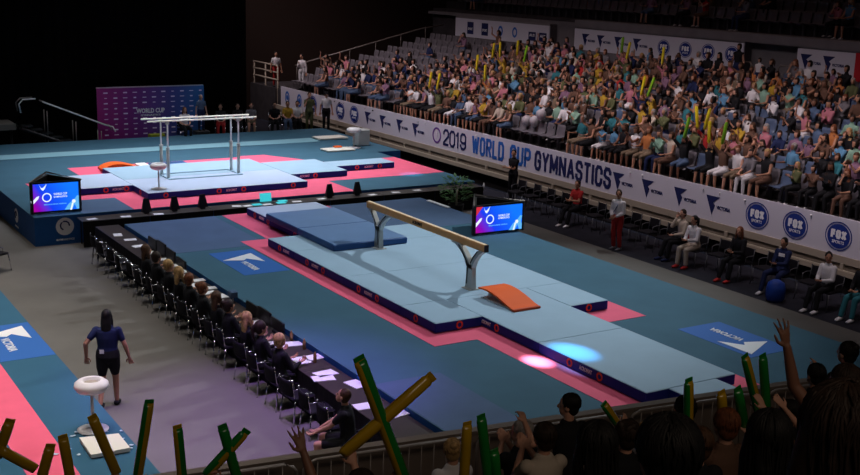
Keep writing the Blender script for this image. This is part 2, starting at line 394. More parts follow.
obj('pink_border',pk,M['pink'],p2,True)
def round_badge(parent,o,X,Y,r_):
    mt=frame_mtx(o,X,Y)
    bdg=place_me('round_badge',MB().prism(circ(r_),-.004,.004).mesh('b',[]),M['offwhite'],mt,parent)
    nb_=MB(); vs,fs=loft_geo([(r_*.5*math.cos(a),r_*.5*math.sin(a)+.1*r_,.006) for a in [i*.6 for i in range(8)]],[(.02,.02)]*8,6); nb_.add(vs,fs)
    place_me('badge_swirl',nb_.mesh('s',[]),M['navyprint'],mt,parent)
    place_me('badge_lettering',text_me('GYMNASTICS',.07,1,.001),mt@Matrix.Translation((0,-r_-.12,0)),M['white'],parent,fit=r_*2)
round_badge(p2,(-5.41,9.595,-.30),(1,0,0),(0,0,1),.24)
round_badge(p2,(-6.205,11.75,-.35),(0,-1,0),(0,0,1),.2)

p3=thing('floor_podium','blue and pink podium corner at the lower left, beside the walking woman','podium',(-11,-4,FZ))
obj('skirt',MB().box(-14.4,-10.3,FZ,-8.45,6,-.015),M['blueskirt'],p3,True)
obj('carpet',MB().box(-14.4,-10.3,-.015,-8.45,6,0),mat('deep_teal_carpet',(.035,.11,.18),.85,.15,var=.05,scale=1),p3,True)
obj('pink_border',MB().box(-10.02,-10.2,0,-9.4,1.5,.006),M['pink'],p3,True)
obj('blue_panel',MB().box(-9.4,-1.75,0,-8.46,.35,.004),M['vicblue'],p3,True)
vic(p3,(-8.95,-.25,.006),(0,-1,0),(1,0,0),.8,M['white'])

for p_ in (p1,p2,p3): p_.location.z-=.014

# ================================================================ landing mats
RING=M['orangering']
def landing_mat(x0,y0,x1,y1,label,rings=(),texts=(),top='matlight',z0=.0,h=.2,group='pale blue landing mats of the beam'):
    t=thing('landing_mat',label,'mat',((x0+x1)/2,(y0+y1)/2,z0+.006),0,group)
    b=MB().bbox(x0,y0,z0+.006,x1,y1,z0+h,.012); b.m[-1]=1
    for k in range(16,24): b.m[k]=1
    obj('mat_body',b,[M['navy'],M[top]],t,True)
    for side,q in rings:
        mt=frame_mtx((x0-.002,q,z0+h/2),(0,-1,0),(0,0,1)) if side=='x' else frame_mtx((q,y0-.002,z0+h/2),(1,0,0),(0,0,1))
        place_me('ring_logo',ring_mb(.078,.045).mesh('r',[]),RING,mt,t)
    for side,q in texts:
        mt=frame_mtx((x0-.002,q,z0+h/2),(0,-1,0),(0,0,1)) if side=='x' else frame_mtx((q,y0-.002,z0+h/2),(1,0,0),(0,0,1))
        place_me('lettering',text_me('ACROMAT',.1,1,.002),mt,M['white'],t,fit=.34)
    return t
landing_mat(-1.95,2.55,2.07,4.02,'pale blue landing mat at the far beam end, partly under the crash mat',[('x',3.33)],[('x',2.95)])
landing_mat(-1.95,.0,2.07,2.545,'pale blue landing mat under the far leg of the balance beam',[('x',1.82),('x',1.0)],[('x',1.41)])
landing_mat(-1.95,-2.445,2.07,-.005,'pale blue landing mat under the middle of the balance beam',[('x',-.68),('x',-1.48)],[('x',-1.1)])
landing_mat(-1.95,-3.75,-.895,-2.45,'pale blue corner mat left of the orange springboard',[('x',-3.03),('y',-1.41)])
landing_mat(1.095,-3.95,2.07,-2.45,'pale blue corner mat right of the orange springboard, beside the pink notch',[('y',1.57)])
landing_mat(-.89,-5.55,1.09,-2.45,'pale blue landing mat under the orange springboard',[('x',-4.24)],[('x',-3.87)])
landing_mat(-.89,-8.42,1.09,-5.555,'pale blue landing mat at the near end, lit by the cyan beam of light',[('x',-6.46),('x',-7.27)],[('x',-6.9)])
landing_mat(-.42,-10.4,.62,-8.43,'narrow pale blue mat nearest the barrier at the end of the beam runway')
landing_mat(-1.0,4.03,1.09,7.62,'pale lilac mat beneath the blue crash mat, reaching the black bench',[('x',7.05),('x',6.18),('x',4.51)],[('x',6.6)],top='matlav')
GB='pale landing mats of the parallel bars'
landing_mat(-2.75,10.68,2.3,13.0,'large pale mat under the near half of the parallel bars',[('y',-2.23),('y',-.6),('y',.18),('y',1.81),('x',11.4)],[('y',-.21)],top='matlav',group=GB)
landing_mat(-2.75,13.01,2.3,15.3,'large pale mat under the far half of the parallel bars',top='matlight',group=GB)
landing_mat(2.31,11.97,4.35,14.4,'pale mat to the right of the parallel bars, middle step of three',[('y',3.19)],[('y',2.81)],group=GB)
landing_mat(4.36,12.8,6.6,13.75,'narrow pale mat at the right end of the bars podium, beside the pink carpet',[('y',5.15),('y',6.02)],[('y',5.6)],group=GB)
landing_mat(-4.7,12.1,-2.76,14.3,'pale lilac mat to the left of the parallel bars, behind the left screen',[('y',-3.56),('y',-2.95)],[('y',-3.2)],top='matlav',group=GB)
cmt=thing('crash_mat','dark blue folding crash mat on the pale mats by the far beam end','mat',(-.1,4.1,.2))
obj('mat_body',MB().bbox(-1.13,4.08,.202,.86,6.03,.36,.02),[M['crashside']],cmt,True)
obj('mat_body',MB().bbox(-1.13,2.1,.202,.86,4.07,.36,.02),[M['crashside']],cmt,True)
cvr=MB().box(-1.11,4.1,.36,.84,6.01,.364); obj('top_cover',cvr,M['crash'],cmt,True)
cvr=MB().box(-1.11,2.12,.36,.84,4.05,.364); obj('top_cover',cvr,M['crash'],cmt,True)

# ================================================================ balance beam
bb=thing('balance_beam','long tan balance beam on two grey forked legs','balance beam',(0,0,.2))
BY=2.5
b=MB(); prof=[(-.04,1.09),(-.052,1.13),(-.052,1.21),(-.042,1.245),(-.03,1.25),(.03,1.25),(.042,1.245),(.052,1.21),(.052,1.13),(.04,1.09)]
vs=[(x,y,z) for y in (-BY,BY) for x,z in prof]; n=len(prof)
fs=[(i,(i+1)%n,(i+1)%n+n,i+n)[::-1] for i in range(n)]+[tuple(range(n)),tuple(range(2*n-1,n-1,-1))]
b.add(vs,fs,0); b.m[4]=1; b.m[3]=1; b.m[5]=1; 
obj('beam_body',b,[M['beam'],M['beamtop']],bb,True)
for y,s_ in ((-BY,-1),(BY,1)):
    e=MB().box(-.05,min(y,y+s_*.02),1.095,.05,max(y,y+s_*.02),1.24); obj('end_cap',e,M['black'] if s_<0 else M['beam'],bb,True)
place_me('lettering',text_me('ACROMAT',.1,1,.002),frame_mtx((-.054,.15,1.17),(0,-1,0),(0,0,1)),M['ink'],bb,fit=.42)
for s_ in (-1,1):
    yb=1.98*s_; L=MB()
    def slab(pts,wd=.055):
        # pts: list of (y,z,half thickness in y); extruded across x
        vs=[];fs=[]
        for y,z,h in pts:
            for x in (-wd,wd): vs+=[(x,y-h,z),(x,y+h,z)]
        k=len(pts)
        for i in range(k-1):
            a=4*i; fs+=[(a,a+1,a+5,a+4)[::-1],(a+2,a+3,a+7,a+6),(a,a+2,a+6,a+4),(a+1,a+3,a+7,a+5)[::-1]]
        fs+=[(0,1,3,2),(4*k-4,4*k-3,4*k-1,4*k-2)[::-1]]
        L.add(vs,fs)
    slab([(yb,.2,.13),(yb,.45,.11),(yb,.68,.10),(yb-.03*s_,.74,.09)])
    slab([(yb-.02*s_,.66,.08),(yb-.15*s_,.85,.08),(yb-.32*s_,.98,.085),(yb-.52*s_,1.09,.14)])
    slab([(yb+.03*s_,.64,.06),(yb+.12*s_,.82,.055),(yb+.26*s_,.98,.055),(yb+.40*s_,1.09,.08)])
    obj('leg',L,M['steel'],bb,True)
    tr=MB(); 
    tr.tube([(-.062,yb-.42*s_,1.06),(-.062,yb-.26*s_,.94),(-.062,yb-.10*s_,.78),(-.062,yb-.05*s_,.6),(-.062,yb-.07*s_,.3)],.012,6)
    tr.tube([(-.062,yb+.30*s_,1.07),(-.062,yb+.15*s_,.92),(-.062,yb+.05*s_,.76)],.012,6)
    obj('black_edging',tr,M['black'],bb,True)
    obj('foot',MB().bbox(-.13,yb-.16,.2,.13,yb+.16,.215,.005),M['steel'],bb,True)
    obj('clamp',MB().bbox(-.06,yb-.55*s_-.16,1.06,.06,yb-.55*s_+.16,1.095,.006),M['steel'],bb,True)

sbd=thing('springboard','orange curved springboard under the near end of the beam','springboard',(.12,-3.2,.2))
prof=[(-2.56,.40),(-2.7,.415),(-2.85,.42),(-3.05,.405),(-3.3,.36),(-3.5,.31),(-3.62,.275),(-3.78,.245)]
d=MB(); vs=[]
for y,z in prof:
    for x in (-.2,.44): vs+=[(x,y,z),(x,y,z-.035)]
fs=[]; k=len(prof)
for i in range(k-1):
    a=4*i; fs+=[(a,a+2,a+6,a+4),(a+1,a+3,a+7,a+5)[::-1],(a,a+1,a+5,a+4)[::-1],(a+2,a+3,a+7,a+6)]
fs+=[(0,1,3,2)[::-1],(4*k-4,4*k-3,4*k-1,4*k-2)]
d.add(vs,fs); obj('top_board',d,M['orange'],sbd,True)
obj('front_edge',MB().bbox(-.21,-3.83,.2,.45,-3.76,.25,.01),mat('dark_orange_vinyl',(.55,.06,.01),.5,.3),sbd,True)
bs=MB().bbox(-.18,-3.78,.2,.42,-2.7,.235,.008); obj('base_board',bs,M['cream'] if 'cream' in M else M['offwhite'],sbd,True)
for x in (-.1,.1,.33):
    for y in (-2.85,-3.1):
        sp_=MB(); pts=[(x+.045*math.cos(t*1.05),y+.045*math.sin(t*1.05),.235+.14*t/30) for t in range(31)]
        sp_.tube(pts,.008,5); obj('coil_spring',sp_,M['steel'],sbd,True)

# ================================================================ parallel bars
pb_=thing('parallel_bars','pair of cream parallel bars on four slim white uprights','parallel bars',(-.31,13.0,.2))
for y in (12.68,13.3):
    vs,fs=loft_geo([(-2.06,y,1.98),(1.44,y,1.98)],[(.036,.026)]*2,12)
    obj('bar',MB().add(vs,fs,0,True),M['rail'],pb_,True)
    for x in (-1.46,.84):
        u=MB().tube([(x,y,.235),(x,y,1.12)],.05,12); u.tube([(x,y,1.12),(x,y,1.17)],.062,12)
        up=obj('upright',u,M['steel'],pb_,True)
        obj('inner_post',MB().tube([(x,y,1.17),(x,y,1.9)],.028,10),M['offwhite'],pb_,True)
        obj('swivel_head',MB().bbox(x-.06,y-.035,1.87,x+.06,y+.035,1.96,.01),M['steel'],pb_,True)
bf=MB()
for x in (-1.46,.84): bf.bbox(x-.06,12.45,.2,x+.06,13.55,.235,.01)
for y in (12.5,13.5): bf.bbox(-1.46,y-.04,.2,.84,y+.04,.23,.008)
obj('base_frame',bf,M['matlight'],pb_,True)

sb2=thing('vaulting_springboard','orange rounded springboard lying behind the left end of the parallel bars','springboard',(-1.9,16.0,0))
d=MB(); vs=[];fs=[]; k=13
for i in range(k):
    t=i/(k-1); x=-2.66+1.2*t; z=.10+.15*math.sin(math.pi*t**.8); 
    for y in (15.55,16.15): vs+=[(x,y,z),(x,y,.05)]
for i in range(k-1):
    a=4*i; fs+=[(a,a+4,a+6,a+2),(a+1,a+5,a+7,a+3)[::-1],(a,a+1,a+5,a+4),(a+2,a+3,a+7,a+6)[::-1]]
fs+=[(0,1,3,2)[::-1],(4*k-4,4*k-3,4*k-1,4*k-2)]
d.add(vs,fs); obj('top_board',d,M['orange'],sb2,True)
obj('base_board',MB().bbox(-2.62,15.55,.006,-1.5,16.15,.05,.01),M['navy'],sb2,True)
obj('white_tip',MB().bbox(-1.44,15.6,.006,-1.1,16.1,.16,.02),M['white'],sb2,True)
tag(obj('mat_block',MB().bbox(-1.05,15.5,.006,.2,16.0,.15,.02),M['crashside']),'low blue mat block behind the parallel bars, next to the orange springboard','mat')

# chalk bowls on stands
def chalk_stand(loc,label,s=1.0,glow=False):
    t=thing('chalk_stand',label,'chalk stand',loc)
    obj('base',MB().lathe([(.0,0),(.22*s,.0),(.225*s,.012),(.17*s,.03),(.04*s,.05),(.03*s,.06)],28),M['offwhite'],t)
    obj('pole',MB().tube([(0,0,.05),(0,0,.60)],.024*s,12),M['steel'],t)
    bw=MB().lathe([(.02,.56),(.10,.565),(.2*s,.60),(.25*s,.665),(.24*s,.72),(.19*s,.76),(.14*s,.77),(.125*s,.755),(.12*s,.72),(.09*s,.695),(.0,.69)],32)
    obj('bowl',bw,M['offwhite'],t)
    obj('chalk',MB().lathe([(.0,.692),(.11*s,.695),(.112*s,.725),(.0,.74)],20),mat('grey_chalk_powder',(.42,.36,.30),.95,.05),t)
    return t
chalk_stand((-8.83,-5.40,.0),'white chalk bowl on a slim stand at the lower left, beside the walking woman')
chalk_stand((-2.27,11.17,.2),'white chalk bowl on a slim stand before the left end of the bars')
chalk_stand((7.42,17.35,.0),'white chalk bowl on a stand near the far end of the banner wall',1.15)
t=thing('foam_slab','cream foam kneeling slab on the blue podium below the chalk bowl','slab',(-8.9,-5.98,0))
obj('slab',MB().prism([(-9.12,-5.74),(-8.59,-5.85),(-8.60,-6.43),(-9.14,-6.41)][::-1],.006,.06),M['matting'],t,True)
cd=MB()
for k in range(26):
    a=random.uniform(0,6.28); r_=random.uniform(.3,.62); x=-8.98+r_*math.cos(a); y=-5.85+r_*1.1*math.sin(a); s_=random.uniform(.02,.06)
    cd.prism([(x+s_*random.uniform(.5,1)*math.cos(q),y+s_*random.uniform(.3,1)*math.sin(q)) for q in [i*1.05 for i in range(6)]],.0062,.009)
tag(obj('chalk_dust',cd,M['chalk']),'scattered white chalk dust around the cream foam slab','chalk',kind='stuff')
t=thing('foam_slab','white foam slab on the far podium, left of the far chalk stand','slab',(6.7,17.0,0))
obj('slab',MB().bbox(6.0,16.7,.004,7.15,17.35,.06,.01),M['matting'],t,True)
obj('orange_block',MB().bbox(6.55,17.2,.06,6.85,17.4,.11,.01),M['orange'],t,True)
tag(obj('foam_slab',MB().bbox(7.05,19.5,.012,8.3,20.25,.07,.01),M['matting']),'pale slab at the right end of the far runway stripe','slab')
tag(obj('floor_fan',MB().bbox(7.75,17.6,0.002,8.25,18.1,.62,.03),M['steel']),'light grey equipment box behind the far chalk stand','box')
tag(obj('edge_strip',MB().bbox(4.55,6.15,.004,4.68,7.3,.03,.008),M['white']),'long white strip lying on the podium edge near the potted plant','strip')

# ================================================================ banners
_ch=.18
GL={'O':(1,[[(.25,0),(.75,0),(1,_ch),(1,1-_ch),(.75,1),(.25,1),(0,1-_ch),(0,_ch),(.25,0)]]),
 'W':(1.45,[[(0,1),(.24,0),(.5,.85),(.76,0),(1,1)]]),'R':(1,[[(0,0),(0,1),(.75,1),(1,.88),(1,.62),(.75,.5),(0,.5)],[(.5,.5),(1,0)]]),
 'L':(.85,[[(0,1),(0,0),(1,0)]]),'D':(1,[[(0,0),(.7,0),(1,_ch),(1,1-_ch),(.7,1),(0,1),(0,0)]]),
 'C':(1,[[(1,.66),(1,.82),(.75,1),(.25,1),(0,.82),(0,.18),(.25,0),(.75,0),(1,.18),(1,.34)]]),'U':(1,[[(0,1),(0,.18),(.25,0),(.75,0),(1,.18),(1,1)]]),
 'P':(1,[[(0,0),(0,1),(.75,1),(1,.88),(1,.58),(.75,.46),(0,.46)]]),'G':(1,[[(1,.68),(1,.82),(.75,1),(.25,1),(0,.82),(0,.18),(.25,0),(.75,0),(1,.18),(1,.48),(.58,.48)]]),
 'Y':(1.05,[[(0,1),(.5,.48),(1,1)],[(.5,.48),(.5,0)]]),'M':(1.3,[[(0,0),(0,1),(.5,.2),(1,1),(1,0)]]),'N':(1.05,[[(0,0),(0,1),(1,0),(1,1)]]),
 'A':(1.1,[[(0,0),(.5,1),(1,0)],[(.2,.3),(.8,.3)]]),'S':(1,[[(1,.74),(1,.84),(.75,1),(.25,1),(0,.85),(0,.64),(.25,.53),(.75,.47),(1,.36),(1,.15),(.75,0),(.25,0),(0,.16),(0,.26)]]),
 'T':(.95,[[(0,1),(1,1)],[(.5,1),(.5,0)]]),'I':(.0,[[(.5,0),(.5,1)]]),'2':(1,[[(0,.72),(0,.84),(.25,1),(.75,1),(1,.84),(1,.60),(0,.12),(0,0),(1,0)]]),
 '1':(.55,[[(0,.78),(.6,1),(.6,0)]]),'9':(1,[[(1,.5),(.75,.40),(.25,.40),(0,.52),(0,.84),(.25,1),(.75,1),(1,.84),(1,.16),(.75,0),(.25,0),(0,.16),(0,.24)]]),
 'F':(.9,[[(0,0),(0,1),(1,1)],[(0,.52),(.85,.52)]]),'X':(1.05,[[(0,0),(1,1)],[(0,1),(1,0)]])}
GL['0']=GL['O']
def block_word(s_,W,H,t,d=.004,gap=.42):
    """condensed bold lettering drawn with strokes of thickness t, W wide and H tall, centred on the origin"""
    u=sum(GL[c][0] for c in s_); n_=len(s_); g_=t*gap; unit=(W-n_*t-(n_-1)*g_)/u; x=-W/2; mb=MB(); k=0
    for c in s_:
        w_,L_=GL[c]; cw=w_*unit
        for pl in L_:
            P_=[Vector((x+t/2+a*cw,-H/2+t/2+b*(H-t))) for a,b in pl] if w_ else [Vector((x+t/2,-H/2+t/2+b*(H-t))) for a,b in pl]
            for i_ in range(len(P_)-1):
                a,b=P_[i_],P_[i_+1]; dd=(b-a).normalized(); nn=Vector((-dd.y,dd.x))*t/2; e=dd*t*.28
                z=d+.0004*(k%5); k+=1
                q=[a-e-nn,b+e-nn,b+e+nn,a-e+nn]; mb.prism([(v.x,v.y) for v in q],-d,z)
        x+=cw+t+g_
    return mb.mesh('lettering',[])
FOXB=mat('deep_blue_print',(.014,.035,.22),.6,.2)
def fox(parent,o,X,Y,r_):
    mt=frame_mtx(o,X,Y); q=lambda n_,mb,m,dz=0: place_me(n_,mb.mesh(n_,[]),m,mt@Matrix.Translation((0,0,dz)),parent)
    q('badge_ring',ring_mb(r_,r_*.93,28,.003,1.12),FOXB); q('badge',MB().prism(circ(r_*.84,28,1.12),-.003,.003),FOXB)
    place_me('lettering',block_word('FOX',r_*1.3,r_*.62,r_*.19,.002,.22),mt@Matrix.Translation((0,.12*r_,.005)),M['white'],parent)
    place_me('small_lettering',text_me('SPORTS',r_*.3,1,.001,.002),mt@Matrix.Translation((0,-.42*r_,.005)),M['white'],parent,fit=r_*1.0)
X_,Y_=(0,-1,0),(0,0,1)
bn=thing('banner_wall','long white banner wall reading 2019 WORLD CUP GYMNASTICS along the front of the crowd','banner',(10,12,.14))
for k in range(16):
    y1=29.7-2.86*k; obj('banner_panel',MB().box(9.97,y1-2.855,.14,10.03,y1,1.06),M['board'],bn,True)
zc=.60; xb=9.962
for y in (28.96,27.63):
    mt=frame_mtx((xb,y,zc),X_,Y_)
    place_me('round_badge',ring_mb(.3,.2,28,.003,.8).mesh('r',[]),M['blueprint'],mt,bn); place_me('badge_centre',MB().prism(circ(.12),-.003,.003).mesh('r',[]),M['blueprint'],mt,bn)
for y in (26.18,24.93,23.47,22.17,-.52,-1.80,-3.15,-4.5): fox(bn,(xb,y,zc),X_,Y_,.36)
for y in (20.92,19.64,18.26,17.02,5.0,3.7,2.33,1.05): vic(bn,(xb,y+.05,zc+.02),X_,Y_,.52,M['navyprint'])
mt=frame_mtx((xb,15.5,zc),X_,Y_)
place_me('ring_emblem',ring_mb(.30,.235,32,.003,1.0).mesh('r',[]),M['purple'],mt,bn)
place_me('emblem_swirl',MB().prism([(-.1,-.05),(.02,.14),(.08,.1),(.0,-.12)][::-1],-.003,.003).mesh('r',[]),M['board'],mt,bn)
def word(s,y0,y1,m,size=.66,bold=.112):
    place_me('lettering',block_word(s,abs(y0-y1),size,bold),frame_mtx((xb,(y0+y1)/2,zc-.0),X_,Y_),m,bn)
word('2019',15.04,13.47,M['navyprint'],.62,.085); word('WORLD',13.08,11.08,M['blueprint']); word('CUP',10.72,9.52,M['blueprint']); word('GYMNASTICS',9.30,5.38,M['navyprint'])

def upper_banner(y0,y1,label):
    t=thing('upper_banner',label,'banner',(18.52,(y0+y1)/2,3.5),0,'banners above the lower crowd')
    obj('banner_panel',MB().box(18.49,y0,3.53,18.55,y1,4.40),M['board'],t,True); return t
xu=18.484
t=upper_banner(20.05,27.7,'white banner with dark square and round logos above the emptier left block of seats')
for y,kind in ((26.35,'s'),(25.1,'s'),(23.8,'o'),(22.65,'o'),(21.3,'q'),(20.5,'q')):
    mt=frame_mtx((xu,y,3.97),X_,Y_)
    if kind=='o': place_me('round_badge',ring_mb(.24,.14,24,.003,.8).mesh('r',[]),M['blueprint'],mt,t)
    else:
        place_me('square_logo',MB().prism([(-.27,-.29),(.27,-.29),(.27,.29 if kind=='s' else .1),(-.27,.29 if kind=='s' else .1)],-.003,.003).mesh('r',[]),M['navyprint'],mt,t)
        place_me('lettering',text_me('SPORT' if kind=='s' else 'AUS',.17,1,.003),mt@Matrix.Translation((0,-.05,.006)),M['white'],t,fit=.4)
t=upper_banner(8.55,18.26,'white banner with inverted triangles and FOX badges above the dense middle crowd')
for y in (17.5,16.5,15.4,14.25): vic(t,(xu,y,4.0),X_,Y_,.5,M['navyprint'])
for y in (12.7,11.5,10.3,9.1): fox(t,(xu,y,3.97),X_,Y_,.30)
t=upper_banner(3.7,6.1,'short white banner with two inverted triangles at the upper right, beyond the entry gap')
for y in (5.7,4.75): vic(t,(xu,y,4.02),X_,Y_,.5,M['navyprint'])
tag(obj('red_banner',MB().box(18.46,1.6,3.5,18.52,3.68,4.42),mat('red_print',(.45,.02,.03),.6,.2)),'plain red banner at the upper right edge, next to the short white banner','banner')
def gate_loop(x,y,z,label):
    m=MB(); m.tube([(x,y,z),(x,y,z+.95),(x,y-.08,z+1.05),(x,y-.45,z+1.05),(x,y-.53,z+.95),(x,y-.53,z)],.03,8)
    tag(obj('grab_rail',m,M['galv']),label,'rail')
ztop=Z0+RISE*(NR-1)
gate_loop(18.35,8.5,ztop,'looped grey grab rail at the left side of the upper right entry gap')
gate_loop(18.35,6.75,ztop,'looped grey grab rail at the right side of the upper right entry gap')
hr=MB().tube([(10.9,30.1,2.0),(17.6,29.6,3.75),(19,29.6,3.95)],.03,8)
for k in range(6): x=11+1.4*k; hr.tube([(x,30.1-.07*k,Z0+RISE*max(0,math.floor((x-10.1)/.8))),(x,30.1-.07*k,2.02+.365*1.0*k*1.0)],.02,6)
tag(obj('stand_end_rail',hr,M['galv']),'thin sloping handrail climbing the left end of the lower grandstand','rail')
er=MB()
for z in (1.3,1.65,1.98): er.tube([(10.1,30.3,z),(10.1,33.3,z)],.04,8)
for y in (30.35,31.8,33.2): er.tube([(10.1,y,-.8),(10.1,y,1.98)],.04,8)
tag(obj('end_guard_rail',er,M['beige']),'beige guard rail beyond the left end of the long white banner wall','rail')
struct('floor_end_landing',MB().box(10.0,30.4,FZ,16,33.5,.9),M['concrete'])

# ================================================================ video screens
def screen(name,label,A,B,Cc,z0,z1):
    """three screens back to back around a triangle A-B (front, facing the camera side), C behind"""
    A,B,Cc=Vector((*A,0)),Vector((*B,0)),Vector((*Cc,0))
    t=thing('video_screen',label,'screen',((A+B+Cc)/3+Vector((0,0,z0))))
    def panel(P,Q,tilted):
        d=(Q-P).normalized(); nrm=Vector((d.y,-d.x,0))
        q=[P+nrm*.0,Q,Q-nrm*.07,P-nrm*.07]
        obj('cabinet',MB().prism([(v.x,v.y) for v in q],z0+.0,z1),M['black'],t,True)
        return d,nrm
    dF,nF=panel(A,B,0); panel(B,Cc,0); panel(Cc,A,0)
    obj('top_frame',MB().tube([(A.x,A.y,z1),(Cc.x,Cc.y,z1+.05),(B.x,B.y,z1)],.03,6),M['galv'],t,True)
    W=(B-A).length-.06; H=z1-z0-.10; mid=(A+B)/2+nF*.004+Vector((0,0,(z0+z1)/2))
    mt=frame_mtx(mid,dF,(0,0,1))
    g=gradient_mat(name+'_picture',[(0,(.38,.0,.16)),(.18,(.20,.0,.40)),(.42,(.005,.04,.75)),(1,(.004,.16,.95))],'X',emit=1.0,tilt=R(20))
    o=place_me('picture',MB().prism([(-W/2,-H/2),(W/2,-H/2),(W/2,H/2),(-W/2,H/2)],-.003,.003).mesh('p',[]),g,mt,t)
    ew=mat('screen_white',(.02,.02,.02),.5,.2,emit=(.75,.85,1),es=.95); ec=mat('screen_sky',(.02,.02,.02),.5,.2,emit=(.12,.45,.85),es=.9); er_=mat('screen_red',(.02,.01,.01),.5,.2,emit=(.65,.03,.06),es=.8)
    def q(n_,mb,m,x,y,dz=.005): place_me(n_,mb.mesh(n_,[]),m,mt@Matrix.Translation((x*W,y*H,dz)),t)
    q('picture_ring',ring_mb(.125,.095,24,.001),ew,-.19,.0)
    q('picture_figure',MB().prism([(-.16,-.16),(-.10,-.10),(.02,.02),(.05,.10),(-.02,.08),(-.12,-.02),(-.18,-.02)][::-1],-.001,.001),ew,-.38,-.06)
    q('picture_figure',MB().prism([(-.10,.12),(-.05,.02),(.0,.02),(.10,.12),(.05,.0),(.0,-.06),(-.05,-.02)],-.001,.001),ew,-.26,.33)
    q('picture_figure',MB().prism([(-.28,-.16),(-.16,.0),(-.02,.10),(.08,.22),(.14,.2),(.10,.05),(.16,-.05),(.16,-.16),(.05,-.16),(.0,-.02),(-.08,-.16)],-.001,.001),ec,.38,-.28)
    q('picture_figure',MB().prism(circ(.05,12),-.001,.001),ew,.36,-.20,.008)
    q('picture_figure',MB().prism([(-.03,-.1),(.02,-.1),(.07,.08),(.03,.1)],-.001,.001),ew,.30,-.38,.008)
    if name=='near': q('picture_flare',MB().prism([(-.13,-.13),(.10,.13),(-.13,.13)],-.001,.001),er_,-.40,.33,.003)
    for s_,yy,sz,f_ in (('WORLD CUP',.10,.085,.36),('GYMNASTICS',.0,.06,.36),('MELBOURNE ARENA',-.26,.045,.6)):
        place_me('picture_lettering',text_me(s_,sz,1,.001,.001),mt@Matrix.Translation((.09*W if yy>-.2 else -.02*W,yy*H,.006)),ec if yy<-.2 else ew,t,fit=f_)
    return t
screen('far','glowing blue and purple video screen on the corner of the bars podium',(-6.19,9.98),(-4.84,9.98),(-5.45,11.2),.01,.86)
screen('near','glowing blue and red video screen behind the balance beam, next to the potted plant',(3.26,2.85),(4.88,2.85),(4.0,3.95),.01,.78)

# potted plant on the floor between the podiums
pp=thing('potted_plant','bushy green potted plant behind the near video screen','plant',(6.1,8.05,FZ))
obj('pot',MB().lathe([(.0,.0),(.17,0),(.24,.42),(.25,.45),(.21,.45),(.20,.40),(0,.40)],20),M['black'],pp)
obj('stem',MB().tube([(0,0,.4),(.03,.02,.9)],.03,6),M['brown'] if 'brown' in M else M['beige'],pp)
lv=MB()
for k in range(210):
    a=random.uniform(0,6.283); h=random.uniform(.55,1.25); r_=random.uniform(.1,.42)*(1.2-abs(h-.9)); dx,dy=math.cos(a),math.sin(a)
    p=Vector((r_*dx,r_*dy,h)); q=Vector((dx,dy,random.uniform(-.3,.7))).normalized()*random.uniform(.14,.24); s_=Vector((-dy,dx,random.uniform(-.3,.3)))*random.uniform(.03,.055)
    lv.add([p,p+q*.5+s_,p+q,p+q*.5-s_,p+q*.5+Vector((0,0,.012))],[(0,1,4),(1,2,4),(2,3,4),(3,0,4),(0,3,2,1)])
obj('foliage',lv,M['leaf'],pp)

# ================================================================ tables
def table(x0,y0,x1,y1,zt,name,label,group,skirts):
    t=thing(name,label,'table',((x0+x1)/2,(y0+y1)/2,FZ),0,group)
    obj('table_top',MB().bbox(x0,y0,zt-.03,x1,y1,zt,.006),M['tabletop'],t,True)
    for s_ in skirts:
        c=MB(); n_=28; vs=[];fs=[]
        for i in range(n_+1):
            u=i/n_; wv=.008*math.sin(i*2.1)
            if s_=='w': P=(x0-.004-wv*0-.006,y0+(y1-y0)*u)
            if s_=='w': P=(x0-.012+wv*.6,y0+(y1-y0)*u)
            if s_=='e': P=(x1+.010+wv*.3,y0+(y1-y0)*u)
            if s_=='s': P=(x0+(x1-x0)*u,y0-.012+wv)
            for z in (zt-.005,FZ+.012): vs.append((*P,z))
        for i in range(n_): fs.append((2*i,2*i+1,2*i+3,2*i+2))
        vs2=[(x+(.006 if s_ in 'we' else 0),y+(.006 if s_=='s' else 0),z) for x,y,z in vs]; o=len(vs)
        c.add(vs+vs2,fs+[tuple(a+o for a in f[::-1]) for f in fs],0,True); obj('cloth_skirt',c,M['cloth'],t,True)
    for x in (x0+.08,x1-.08):
        for y in (y0+.1,y1-.1): obj('leg',MB().tube([(x,y,FZ),(x,y,zt-.03)],.015,6),M['black'],t,True)
    return t
ORD=['first','second','third','fourth','fifth','sixth','seventh','eighth','ninth','tenth','eleventh','twelfth','thirteenth','fourteenth','fifteenth','sixteenth','seventeenth','eighteenth','nineteenth','twentieth']
def nth(k,tot=None): return ORD[k] if k<20 else str(k+1)+'th'
for k in range(9):
    y1=8.3-1.8*k
    table(-4.95,y1-1.79,-4.335,y1,-.1,'judging_table','dark cloth-covered judging table, '+nth(k)+' from the far end of the line beside the beam podium','tables of the long judging line','w')
for k in range(7):
    x0=-5.1+1.83*k
    table(x0,8.95,x0+1.82,9.54,-.08,'bench_table','black-skirted table, '+nth(k)+' from the left in the row between the two podiums','tables between the two podiums','s')
def hood(x,y,z,rz,label,group):
    t=thing('desk_monitor',label,'monitor',(x,y,z),rz,group)
    m=MB(); vs=[(-.14,-.05,.05),(.14,-.05,.05),(.14,.06,.05),(-.14,.06,.05),(-.08,-.02,.42),(.06,-.02,.42),(.06,.02,.42),(-.08,.02,.42)]
    m.add(vs,[(3,2,1,0),(4,5,6,7),(0,1,5,4),(1,2,6,5),(2,3,7,6),(3,0,4,7)]); obj('housing',m,M['black'],t)
    obj('stand',MB().bbox(-.07,-.05,0,.07,.05,.05,.01),M['black'],t)
for k,x in enumerate((-3.27,-2.47,-1.65,2.34,3.28)):
    hood(x,9.25,-.08,.15,'black tapered desk monitor, '+nth(k)+' from the left on the tables between the podiums','monitors on the far tables')
